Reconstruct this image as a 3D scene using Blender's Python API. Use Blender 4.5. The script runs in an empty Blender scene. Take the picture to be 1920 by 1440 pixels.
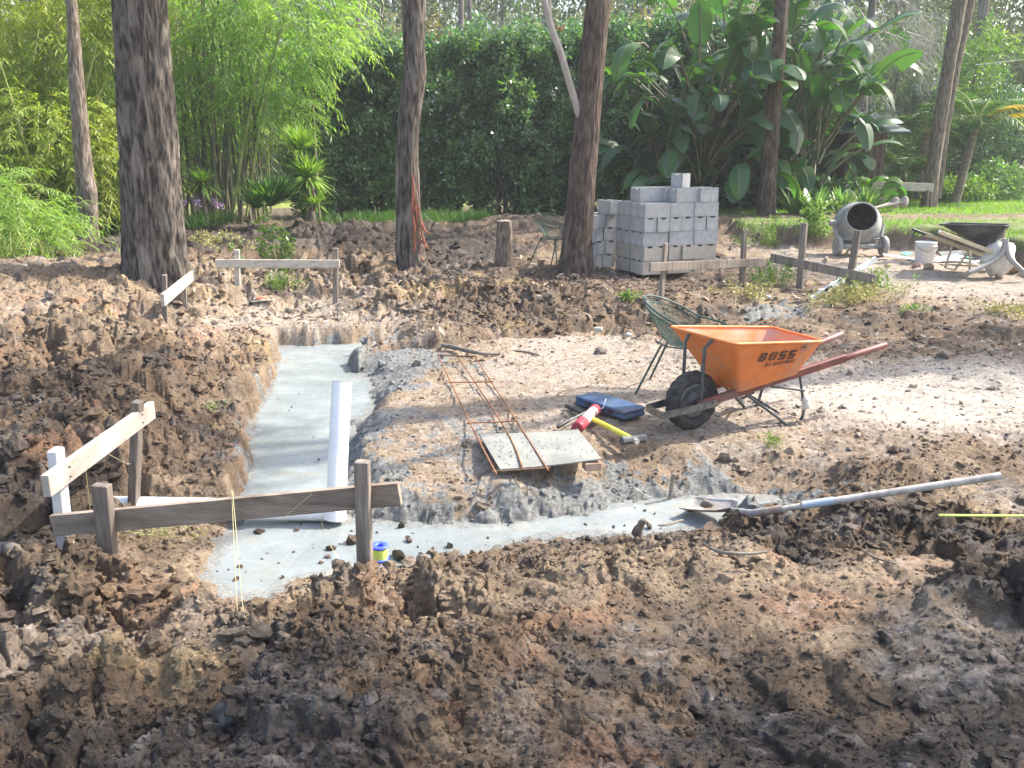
import bpy, math, random
import numpy as np
from mathutils import Vector, Matrix
R = math.radians
random.seed(7); rng = np.random.default_rng(11)
SC = bpy.context.scene
COL = SC.collection

# ------------------------------------------------------------ camera, sky, sun, exposure
CAM_H = 1.85; PITCH = R(15.2); F = 1608.0
cam = bpy.data.cameras.new('camera'); cam.sensor_width = 36.0; cam.lens = F / 1920 * 36.0
cam.clip_end = 2000; cam.clip_start = 0.05
camo = bpy.data.objects.new('camera', cam); COL.objects.link(camo)
camo.location = (0, 0, CAM_H); camo.rotation_euler = (R(90) - PITCH, 0, 0); SC.camera = camo
SUN_AZ = math.atan2(.293, .956)      # measured from +x towards +y
SUN_EL = R(46)
SUN_DIR = Vector((math.cos(SUN_AZ) * math.cos(SUN_EL), math.sin(SUN_AZ) * math.cos(SUN_EL), math.sin(SUN_EL)))
w = bpy.data.worlds.new("World"); SC.world = w; w.use_nodes = True
nt = w.node_tree; nt.nodes.clear()
sky = nt.nodes.new('ShaderNodeTexSky'); sky.sky_type = 'NISHITA'; sky.sun_disc = False
sky.sun_elevation = SUN_EL; sky.sun_rotation = R(90) - SUN_AZ; sky.air_density = 1.2; sky.dust_density = 3.5
bg = nt.nodes.new('ShaderNodeBackground'); bg.inputs[1].default_value = 0.15
ow = nt.nodes.new('ShaderNodeOutputWorld')
nt.links.new(sky.outputs[0], bg.inputs[0]); nt.links.new(bg.outputs[0], ow.inputs[0])
sl = bpy.data.lights.new('sun', 'SUN'); sl.energy = 3.5; sl.angle = R(0.7); sl.color = (1.0, .94, .84)
so = bpy.data.objects.new('sun', sl); COL.objects.link(so)
so.rotation_euler = SUN_DIR.to_track_quat('Z', 'Y').to_euler()
SC.view_settings.view_transform = 'Standard'; SC.view_settings.look = 'None'
SC.view_settings.gamma = 1; SC.view_settings.exposure = 1.5
SC.cycles.max_bounces = 6; SC.cycles.diffuse_bounces = 3; SC.cycles.transmission_bounces = 4
SC.cycles.transparent_max_bounces = 8; SC.cycles.caustics_reflective = False; SC.cycles.caustics_refractive = False

# ------------------------------------------------------------ measuring the photograph
def ray(u, v):
    b = -(v - 720) / F
    return Vector(((u - 960) / F, math.cos(PITCH) + b * math.sin(PITCH), -math.sin(PITCH) + b * math.cos(PITCH)))
def P(u, v, z=0.0):
    r = ray(u, v); t = (z - CAM_H) / r.z
    return Vector((r.x * t, r.y * t, z))
def PY(u, v, y):
    r = ray(u, v); t = y / r.y
    return Vector((r.x * t, y, CAM_H + r.z * t))

# ------------------------------------------------------------ noise in numpy
def _h(ix, iy, s):
    n = (ix.astype(np.int64) * 374761393 + iy.astype(np.int64) * 668265263 + s * 974634777) & 0xffffffff
    n = ((n ^ (n >> 13)) * 1274126177) & 0xffffffff
    n = ((n ^ (n >> 16)) * 2246822519) & 0xffffffff
    n = n ^ (n >> 13)
    return (n & 0xffffff) / float(0x1000000)
def vnoise(x, y, s=0):
    ix = np.floor(x); iy = np.floor(y); fx = x - ix; fy = y - iy
    fx = fx * fx * (3 - 2 * fx); fy = fy * fy * (3 - 2 * fy)
    a = _h(ix, iy, s); b = _h(ix + 1, iy, s); c = _h(ix, iy + 1, s); d = _h(ix + 1, iy + 1, s)
    return (a + (b - a) * fx) * (1 - fy) + (c + (d - c) * fx) * fy
def fbm(x, y, s=0, o=4):
    t = 0; a = .5; n = 0
    for k in range(o):
        t = t + a * vnoise(x * 2 ** k + 17.3 * k, y * 2 ** k + 9.1 * k, s + k); n += a; a *= .5
    return t / n
def worley(x, y, s=0):
    ix = np.floor(x); iy = np.floor(y)
    f1 = np.full(x.shape, 9.0); rid = np.zeros(x.shape)
    for dx in (-1, 0, 1):
        for dy in (-1, 0, 1):
            cx = ix + dx; cy = iy + dy
            px = cx + _h(cx, cy, s + 1); py = cy + _h(cx, cy, s + 2)
            d = (px - x) ** 2 + (py - y) ** 2
            m = d < f1
            f1 = np.where(m, d, f1); rid = np.where(m, _h(cx, cy, s + 3), rid)
    return np.sqrt(f1), rid
def sstep(a, b, x):
    t = np.clip((x - a) / (b - a), 0, 1); return t * t * (3 - 2 * t)

# ------------------------------------------------------------ the lie of the land
# u, v, z, rough, dark, orange, pale, cement, litter, wet
CT = [
(0,1440,.05,.75,.85,.1,.0,0,0,.5),(450,1440,.05,.6,.95,.05,.0,0,0,.8),(900,1440,0,.5,.55,.45,.05,0,0,.3),(1400,1440,0,.35,.95,.1,.0,0,0,.8),(1900,1440,0,.3,.8,.25,.0,0,0,.5),
(200,1330,.1,.8,1,.0,.0,0,0,.8),(650,1340,.08,.7,.9,.1,0,0,0,.8),(1150,1380,0,.38,.55,.6,0,0,0,.3),(1650,1380,0,.3,.9,.05,.1,0,0,.9),
(60,1230,.12,.6,.2,.15,.5,0,0,0),(300,1210,.14,.6,.2,.2,.55,0,0,0),(600,1220,.12,.8,1,.0,0,0,0,.8),(850,1230,.06,.7,.75,.2,.1,0,0,.3),(1050,1250,.0,.35,.8,.2,.1,0,0,.7),  # pale points at left paint a sunlit patch into the soil colour
(1050,1110,.02,.4,.45,.6,.1,0,0,0),(1250,1200,.0,.28,.45,.3,.35,0,0,.5),(1300,1130,.0,.28,.5,.5,.2,0,0,0),(1230,1050,-.01,.5,.5,.6,.1,0,0,0),(1500,1150,0,.2,.3,.55,.35,0,0,0),
(1400,1060,.01,.3,.35,.55,.25,0,0,.2),(1700,1080,0,.2,.2,.55,.5,0,0,.2),(1860,1080,.16,.6,1,.0,0,0,0,.2),(1750,1220,0,.28,.6,.0,.5,0,0,1),(1450,1280,.0,.35,.85,.1,.1,0,0,.6),(1850,1190,0,.25,.4,.1,.6,0,0,1),
(560,1110,-.06,.9,.15,.2,.6,0,0,0),(760,1110,-.05,.95,.2,.3,.5,0,0,0),(250,1110,.14,1,.4,.5,.2,0,0,0),(90,1110,.14,.9,.8,.2,0,0,0,.2),(330,1035,-.07,.4,.2,.5,.45,0,0,0),
(420,1130,-.06,.9,.3,.3,.4,.2,0,0),(960,1040,-.07,.85,.45,.3,.2,0,0,0),(1180,1010,-.09,.7,.8,.1,.1,0,0,.3),(1440,1010,-.08,.9,1,.0,0,0,0,.3),(1650,990,-.04,.9,1,.1,0,0,0,.3),(1820,1000,-.03,.7,1,.0,.0,0,0,.4),
(1870,940,0,.25,.2,.1,.7,0,0,1),(1700,890,.03,.5,.6,.1,.2,0,0,0),(1420,880,-.08,.4,.35,.1,.45,.1,0,0),(1250,880,-.10,.3,.3,.1,.45,.4,0,0),(1850,860,0,.4,.5,.1,.3,0,0,0),
(350,880,-.03,.8,.4,.3,.3,0,0,0),(420,790,-.08,.8,.35,.2,.35,.1,0,0),(300,960,-.07,.8,.35,.2,.4,0,0,0),(110,860,.2,.85,.95,.2,0,0,0,.2),(30,980,.12,.85,.9,.1,0,0,0,.3),(40,730,.32,.9,.85,.1,.05,0,0,0),
(150,620,.36,.75,.6,.15,.25,0,0,0),(50,570,.38,.5,.2,.5,.5,0,0,0),(240,570,.34,.7,.3,.5,.4,0,0,0),(280,690,.22,.85,.6,.3,.1,0,0,0),(430,690,-.04,.8,.5,.2,.25,0,0,0),(150,720,.28,.85,.8,.3,.0,0,0,0),
(200,510,.42,.6,.6,.15,.25,0,0,0),(70,495,.48,.35,.25,.2,.5,0,0,0),(330,600,.1,.6,.5,.2,.3,0,0,0),(200,800,.2,.85,.7,.5,.0,0,0,0),
(420,610,.0,.2,.1,.15,.8,0,.7,0),(560,600,-.07,.2,.05,.15,.85,0,1,0),(700,600,-.03,.6,.1,.3,.6,0,.6,0),(470,520,.14,.9,.3,.3,.4,0,0,0),(620,500,.16,.85,.4,.3,.3,0,0,0),(380,560,.12,.7,.2,.2,.5,0,.5,0),
(750,560,.12,1,.3,.3,.4,0,0,0),(880,560,.14,1,.6,.2,.15,0,0,0),(1030,575,.08,.9,.75,.15,.1,0,.3,0),(1150,600,0,.6,.7,.1,.2,0,.2,0),(900,475,.22,.6,1.4,.05,0,0,0,0),(820,450,.35,.7,1.5,.0,0,0,0,0),(1030,530,.18,.7,.6,.1,.2,0,.6,0),
(430,440,.5,.6,1.4,.0,.05,0,0,0),(600,430,.5,.7,1.5,.0,.0,0,0,0),(700,445,.4,.6,1.5,0,0,0,0,0),(880,415,.42,.4,.4,.3,.3,0,0,0),(1000,440,.4,.5,.5,.3,.2,0,.2,0),(980,408,.6,.6,.7,.1,.1,0,0,0),(1060,480,.22,.3,.4,.3,.3,0,.4,0),
(1150,520,.2,.3,.5,.1,.3,0,1,0),(1300,545,.15,.3,.45,.15,.3,0,1,0),(1260,600,.02,.5,.6,.1,.3,.1,.2,0),(1350,585,.02,.5,.8,.1,.1,.2,0,0),(1450,545,.14,.3,.5,.1,.3,0,.4,0),(1430,580,.06,.3,.3,0,.3,.9,0,0),
(1000,720,0,.06,.05,.15,.85,.1,0,0),(800,780,0,.12,.05,.1,.7,.5,0,0),(700,690,-.05,.25,.1,.1,.4,.9,0,0),(720,850,-.05,.15,.1,.3,.6,.5,0,0),(1100,650,0,.08,.0,.25,.9,0,0,0),(870,900,-.09,.2,.1,.3,.6,.35,0,0),(1150,900,-.10,.4,.3,.1,.3,.5,0,0),
(1080,780,0,.1,.15,.1,.7,.25,0,0),(1200,760,0,.07,.05,.1,.85,.2,0,0),(1400,820,0,.1,.1,.1,.85,0,0,0),(1250,830,0,.12,.35,.1,.5,0,0,0),(1700,770,0,.06,.0,.1,1.9,.2,0,0),(1870,720,0,.06,.0,.0,2.1,.3,0,0),(1600,740,0,.06,.0,.1,1.7,.2,0,0),(1650,830,0,.25,.4,.1,.5,0,0,0),  # highest pale values paint a sunlit strip over the pale pad
(1600,640,.03,.25,.5,.2,.3,0,.2,0),(1750,640,.06,.3,.6,.1,.25,0,.3,0),(1860,590,.12,.2,.4,.1,.5,0,.2,0),(1520,620,.05,.25,.4,.2,.4,0,.1,0),(1720,540,.2,.12,.1,.3,.9,0,0,0),(1860,530,.2,.1,.05,.3,1,0,0,0),(1680,500,.25,.1,.1,.25,.9,0,0,0),(1500,495,.25,.15,.2,.2,.7,0,.1,0),
(1640,590,.1,.35,.8,.1,.1,0,0,0),(1380,500,.25,.3,.4,.3,.4,0,.4,0),
(1030,850,.01,.08,.1,.1,.7,.3,0,0),(945,893,.0,.08,.1,.1,.7,.3,0,0),(1110,876,.01,.08,.1,.1,.7,.3,0,0),(1000,890,.0,.08,.1,.1,.7,.3,0,0),
]
CTW = [(-9,22,.35),(-4,22,.35),(0,21,.4),(3.5,22,.45),(5,19,.5),(9,20,.45),(14,22,.45),(-14,18,.4),(-12,13,.5),(-8,40,.4),(0,45,.4),(20,45,.4),(11,12,.25),(9,7,.1),(5,2,0),(-4,2,.1),(-6,6,.3),(-9,9,.4),(0,-3,0),(-9,-3,0),(9,-3,0),(3,1.2,0),(-3,1.2,.05),(0,1.2,0)]
_cp = []; _cv = []
for c in CT:
    assert len(c) == 10, c
    p = P(c[0], c[1], c[2]); _cp.append((p.x, p.y)); _cv.append(c[2:])
for (x, y, z) in CTW:
    _cp.append((x, y)); _cv.append((z, .25, .5, .1, .2, 0, .1, 0))
_cp = np.array(_cp); _cv = np.array(_cv, float)
def _warp(x, y):
    return np.arctan2(x, np.maximum(y, -50) + 1e-6) * 2.2, np.log(np.hypot(x, y) + .6) * 2.6
_cw = np.stack(_warp(_cp[:, 0], _cp[:, 1]), 1)
def fields(x, y):
    x = np.atleast_1d(np.asarray(x, float)); y = np.atleast_1d(np.asarray(y, float))
    a, b = _warp(x, y)
    acc = np.zeros((x.size, _cv.shape[1])); ws = np.zeros(x.size)
    for k in range(len(_cw)):
        d2 = (a - _cw[k, 0]) ** 2 + (b - _cw[k, 1]) ** 2
        wt = 1.0 / (d2 + .0012) ** 1.9
        acc += wt[:, None] * _cv[k]; ws += wt
    return acc / ws[:, None]
def seg_dist(x, y, pts, closed=False):
    n = len(pts); best = np.full(x.shape, 1e9)
    for i in range(n if closed else n - 1):
        ax, ay = pts[i]; bx, by = pts[(i + 1) % n]
        dx, dy = bx - ax, by - ay; L = dx * dx + dy * dy + 1e-12
        t = np.clip(((x - ax) * dx + (y - ay) * dy) / L, 0, 1)
        best = np.minimum(best, (x - ax - t * dx) ** 2 + (y - ay - t * dy) ** 2)
    return np.sqrt(best)
def inside(x, y, pts):
    r = np.zeros(x.shape, bool); n = len(pts)
    for i in range(n):
        ax, ay = pts[i]; bx, by = pts[(i + 1) % n]
        if ay == by: continue
        c = ((ay > y) != (by > y)) & (x < (bx - ax) * (y - ay) / (by - ay) + ax)
        r ^= c
    return r
ZC = -.2
TRENCH = [tuple(P(u, v, ZC)[:2]) for u, v in [(522,650),(660,647),(740,640),(735,655),(668,664),(655,700),(690,722),(704,752),(688,778),(655,800),(650,860),(640,920),(650,975),(760,985),(870,988),(1000,975),(1100,958),(1200,942),(1300,930),(1400,930),(1490,945),(1500,968),(1430,985),(1290,990),(1200,1000),(1100,1000),(1000,1008),(900,1030),(800,1050),(650,1070),(560,1085),(500,1120),(430,1120),(380,1080),(400,1050),(440,990),(440,950),(468,890),(470,840),(475,780),(500,745),(515,700)]]
DITCH = [tuple(P(u, v, 0)[:2]) for u, v in [(745,640),(830,640),(930,628),(1010,622),(1100,608),(1210,600)]]
HOLE2 = [tuple(P(u, v, .05)[:2]) for u, v in [(1330,598),(1400,590),(1480,588)]]
BANK = [tuple(P(u, v, .25)[:2]) for u, v in [(1200,440),(1360,452),(1480,474),(1560,468),(1660,468),(1760,478),(1880,500),(2100,560),(2500,600)]]
TPOLY = BANK + [(60, 12), (60, 60), (2.6, 60)]
def macro(x, y, extra=False):
    x = np.atleast_1d(np.asarray(x, float)); y = np.atleast_1d(np.asarray(y, float))
    f = fields(x, y); z = f[:, 0].copy()
    d = seg_dist(x, y, BANK) * np.where(inside(x, y, TPOLY), 1, -1)
    wob = (vnoise(x * 1.7, y * 1.7, 5) - .5) * .35 + (vnoise(x * 6, y * 6, 6) - .5) * .12
    fade = sstep(2.3, 3.8, x)
    tb = sstep(.0, .42, d + wob) * fade
    z = z + (.63 + .0 * x - z) * tb * (y > 4)
    # soil ridges and the open ditch behind the pad
    dd = seg_dist(x, y, DITCH) + (vnoise(x * 5, y * 5, 9) - .5) * .1
    dit = 1 - sstep(.1, .3, dd); z = z - dit * .22
    d2 = seg_dist(x, y, HOLE2); z = z - (1 - sstep(.05, .4, d2)) * .1
    if extra: return z, f, tb, d + wob, dit
    return z
def trench_sd(x, y):
    d = seg_dist(x, y, TRENCH, True)
    return np.where(inside(x, y, TRENCH), -d, d)
def GZ(x, y): 
    return float(macro(x, y)[0])
def G(u, v):
    r = ray(u, v); t = .5
    for k in range(900):
        t *= 1.006
        if CAM_H + r.z * t <= GZ(r.x * t, r.y * t): break
    return Vector((r.x * t, r.y * t, GZ(r.x * t, r.y * t)))

# ------------------------------------------------------------ mesh builder and scene helpers
class MB:
    def __init__(s): s.v = []; s.f = []; s.sm = []
    def add(s, vs, fs, smooth=False):
        o = len(s.v); s.v += [tuple(v) for v in vs]; s.f += [tuple(i + o for i in f) for f in fs]; s.sm += [smooth] * len(fs); return s
    def box(s, c, size, M=None, taper=1.0, bev=0.0):
        hx, hy, hz = [k / 2 for k in size]; M = M or Matrix.Identity(3); c = Vector(c)
        b = min(bev, hx * .9, hy * .9, hz * .9)
        if b <= 0:
            vs = [c + M @ Vector((sx * hx * (taper if sz > 0 else 1), sy * hy * (taper if sz > 0 else 1), sz * hz)) for sz in (-1, 1) for sy in (-1, 1) for sx in (-1, 1)]
            return s.add(vs, [(0, 2, 3, 1), (4, 5, 7, 6), (0, 1, 5, 4), (2, 6, 7, 3), (0, 4, 6, 2), (1, 3, 7, 5)])
        vs = []; 
        for (z, e) in ((-hz, b), (-hz + b, 0), (hz - b, 0), (hz, b)):
            for (x, y) in ((hx - b, hy), (hx, hy - b), (hx, -hy + b), (hx - b, -hy), (-hx + b, -hy), (-hx, -hy + b), (-hx, hy - b), (-hx + b, hy)):
                k = Vector((x - math.copysign(e, x), y - math.copysign(e, y), z))
                vs.append(c + M @ k)
        fs = [tuple(range(7, -1, -1))[::1], tuple(range(24, 32))]
        for r in range(3):
            for i in range(8):
                j = (i + 1) % 8; fs.append((r * 8 + i, r * 8 + j, r * 8 + 8 + j, r * 8 + 8 + i)[::-1])
        fs = [tuple(reversed(f)) for f in fs]
        return s.add(vs, fs)
    def bar(s, a, b, wd, th, up=(0, 0, 1), bev=0.0):
        a = Vector(a); b = Vector(b); d = b - a; z = d.normalized(); u = Vector(up)
        if abs(z.dot(u)) > .98: u = Vector((0, 1, 0))
        x = u.cross(z).normalized(); y = z.cross(x)
        M = Matrix((x, y, z)).transposed()
        return s.box((a + b) / 2, (th, wd, d.length), M, bev=bev)
    def tube(s, pts, rad, n=8, cap=True, smooth=True, closed=False):
        pts = [Vector(p) for p in pts]; m = len(pts)
        if not hasattr(rad, '__len__'): rad = [rad] * m
        vs = []; prev = None
        for i, p in enumerate(pts):
            if closed: t = (pts[(i + 1) % m] - pts[i - 1])
            else: t = pts[min(i + 1, m - 1)] - pts[max(i - 1, 0)]
            t.normalize()
            if prev is None:
                a = Vector((0, 0, 1)) if abs(t.z) < .9 else Vector((1, 0, 0)); x = a.cross(t).normalized()
            else:
                x = (prev - t * prev.dot(t)).normalized()
            prev = x; y = t.cross(x)
            for k in range(n):
                a = 2 * math.pi * k / n; vs.append(p + (x * math.cos(a) + y * math.sin(a)) * rad[i])
        fs = []
        for i in range(m if closed else m - 1):
            j = (i + 1) % m
            for k in range(n):
                q = (k + 1) % n; fs.append((i * n + k, i * n + q, j * n + q, j * n + k))
        s.add(vs, fs, smooth)
        if cap and not closed:
            s.add(vs[:n], [tuple(range(n - 1, -1, -1))]); s.add(vs[-n:], [tuple(range(n))])
        return s
    def lathe(s, prof, n=24, c=(0, 0, 0), M=None, smooth=True):
        M = M or Matrix.Identity(3); c = Vector(c); vs = []
        for r, z in prof:
            for k in range(n):
                a = 2 * math.pi * k / n; vs.append(c + M @ Vector((r * math.cos(a), r * math.sin(a), z)))
        fs = []
        for i in range(len(prof) - 1):
            for k in range(n):
                q = (k + 1) % n; fs.append((i * n + k, i * n + q, (i + 1) * n + q, (i + 1) * n + k))
        return s.add(vs, fs, smooth)
def raw_mesh(name, v, f, mat, sm=None):
    me = bpy.data.meshes.new(name); me.from_pydata([tuple(a) for a in v], [], f)
    if mat: me.materials.append(mat)
    if sm is not None: me.polygons.foreach_set('use_smooth', sm)
    me.update(); return me
def np_mesh(name, v, quads, mat, smooth=False):
    """v (N,3), quads (M,4) or tris (M,3) arrays"""
    me = bpy.data.meshes.new(name); k = quads.shape[1]
    me.vertices.add(len(v)); me.vertices.foreach_set('co', np.ascontiguousarray(v, np.float32).ravel())
    me.loops.add(quads.size); me.loops.foreach_set('vertex_index', np.ascontiguousarray(quads, np.int32).ravel())
    me.polygons.add(len(quads)); me.polygons.foreach_set('loop_start', np.arange(0, quads.size, k, dtype=np.int32))
    me.polygons.foreach_set('loop_total', np.full(len(quads), k, np.int32))
    me.polygons.foreach_set('use_smooth', np.full(len(quads), smooth))
    me.update(calc_edges=True)
    if mat: me.materials.append(mat)
    return me
def link(name, me, parent=None, loc=(0, 0, 0), rotz=0):
    o = bpy.data.objects.new(name, me); COL.objects.link(o)
    o.location = loc; o.rotation_euler = (0, 0, rotz)
    if parent: o.parent = parent
    return o
def part(name, mb, mat, parent=None, world=False):
    if isinstance(mb, MB):
        off = parent.location if (world and parent) else Vector((0, 0, 0))
        me = raw_mesh(name, [Vector(v) - off for v in mb.v], mb.f, mat, mb.sm)
    else: me = mb
    return link(name, me, parent)
def npart(name, v, q, mat, parent, smooth=False):
    v = np.asarray(v) - np.array(parent.location)[None] if parent else v
    return link(name, np_mesh(name, v, q, mat, smooth), parent)
def tag(o, label=None, cat=None, group=None, kind=None):
    if label: o['label'] = label
    if cat: o['category'] = cat
    if group: o['group'] = group
    if kind: o['kind'] = kind
    return o
def thing(name, label, cat, loc=(0, 0, 0), rotz=0, group=None):
    o = link(name, None, None, loc, rotz); return tag(o, label, cat, group)
def dup(root, loc, rotz, label, group=None, tilt=None):
    r = root.copy(); COL.objects.link(r); r.location = loc; r.rotation_euler = (tilt[0] if tilt else 0, tilt[1] if tilt else 0, rotz)
    r['label'] = label
    if group: r['group'] = group
    for ch in list(root.children):
        c = ch.copy(); COL.objects.link(c); c.parent = r
        for g in ch.children:
            d = g.copy(); COL.objects.link(d); d.parent = c
    return r

# ------------------------------------------------------------ materials
def M_(name, c1, c2=None, rough=.8, scale=8, stretch=(1, 1, 1), bump=0, bscale=None, metal=0, spec=.5, c3=None, detail=6, island=0, trans=0, tcol=None, thr=(.35, .65), coat=0, scratch=None):
    m = bpy.data.materials.new(name); m.use_nodes = True; n = m.node_tree.nodes; l = m.node_tree.links
    p = n['Principled BSDF']; out = n['Material Output']
    p.inputs['Roughness'].default_value = rough; p.inputs['Metallic'].default_value = metal
    p.inputs['Specular IOR Level'].default_value = spec; p.inputs['Coat Weight'].default_value = coat
    tc = n.new('ShaderNodeTexCoord'); mp = n.new('ShaderNodeMapping'); mp.inputs['Scale'].default_value = stretch
    l.new(tc.outputs['Object'], mp.inputs[0])
    def noise(s, d=detail, dis=0):
        t = n.new('ShaderNodeTexNoise'); t.inputs['Scale'].default_value = s; t.inputs['Detail'].default_value = d; t.inputs['Distortion'].default_value = dis
        l.new(mp.outputs[0], t.inputs['Vector']); return t
    def ramp(fac, a, b, lo, hi):
        mr = n.new('ShaderNodeMapRange'); mr.inputs[1].default_value = lo; mr.inputs[2].default_value = hi; l.new(fac, mr.inputs[0])
        mx = n.new('ShaderNodeMix'); mx.data_type = 'RGBA'; l.new(mr.outputs[0], mx.inputs[0])
        for k, q in ((6, a), (7, b)):
            if hasattr(q, 'is_linked'): l.new(q, mx.inputs[k])
            else: mx.inputs[k].default_value = (*q, 1)
        return mx.outputs[2]
    col = None
    if c2: col = ramp(noise(scale).outputs[0], c1, c2, *thr)
    else: p.inputs['Base Color'].default_value = (*c1, 1)
    if c3: col = ramp(noise(scale * .37, 5, .6).outputs[0], col if col is not None else c1, c3, .52, .68)
    if scratch:
        mp2 = n.new('ShaderNodeMapping'); mp2.inputs['Scale'].default_value = (3, 3, 14); mp2.inputs['Rotation'].default_value = (.5, .7, .3); l.new(tc.outputs['Object'], mp2.inputs[0])
        t9 = n.new('ShaderNodeTexNoise'); t9.inputs['Scale'].default_value = 5; t9.inputs['Detail'].default_value = 7; t9.inputs['Roughness'].default_value = .75; l.new(mp2.outputs[0], t9.inputs[0])
        col = ramp(t9.outputs[0], col, scratch, .60, .66)
        col = ramp(noise(3.2, 9, 1.2).outputs[0], col, (.42, .30, .23), .58, .78)
    if island:
        g = n.new('ShaderNodeNewGeometry'); hs = n.new('ShaderNodeHueSaturation')
        mr = n.new('ShaderNodeMapRange'); mr.inputs[3].default_value = 1 - island; mr.inputs[4].default_value = 1 + island; l.new(g.outputs['Random Per Island'], mr.inputs[0])
        l.new(mr.outputs[0], hs.inputs['Value'])
        mr2 = n.new('ShaderNodeMath'); mr2.operation = 'MULTIPLY'; mr2.inputs[1].default_value = 7.31; l.new(g.outputs['Random Per Island'], mr2.inputs[0])
        fr = n.new('ShaderNodeMath'); fr.operation = 'FRACT'; l.new(mr2.outputs[0], fr.inputs[0])
        mr3 = n.new('ShaderNodeMapRange'); mr3.inputs[3].default_value = .485; mr3.inputs[4].default_value = .515; l.new(fr.outputs[0], mr3.inputs[0]); l.new(mr3.outputs[0], hs.inputs['Hue'])
        if col is not None: l.new(col, hs.inputs['Color'])
        else: hs.inputs['Color'].default_value = (*c1, 1)
        col = hs.outputs[0]
    if col is not None: l.new(col, p.inputs['Base Color'])
    if bump:
        b = n.new('ShaderNodeBump'); b.inputs['Strength'].default_value = 1; b.inputs['Distance'].default_value = bump
        l.new(noise(bscale or scale * 3, 6).outputs[0], b.inputs['Height']); l.new(b.outputs[0], p.inputs['Normal'])
    if trans:
        t = n.new('ShaderNodeBsdfTranslucent'); ms = n.new('ShaderNodeMixShader'); ms.inputs[0].default_value = trans
        tint = n.new('ShaderNodeMix'); tint.data_type = 'RGBA'; tint.blend_type = 'MULTIPLY'; tint.inputs[0].default_value = 1
        if col is not None: l.new(col, tint.inputs[6])
        else: tint.inputs[6].default_value = (*c1, 1)
        tint.inputs[7].default_value = (*(tcol or (1.6, 1.7, .7)), 1)
        l.new(tint.outputs[2], t.inputs[0]); l.new(p.outputs[0], ms.inputs[1]); l.new(t.outputs[0], ms.inputs[2]); l.new(ms.outputs[0], out.inputs[0])
    return m
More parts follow.
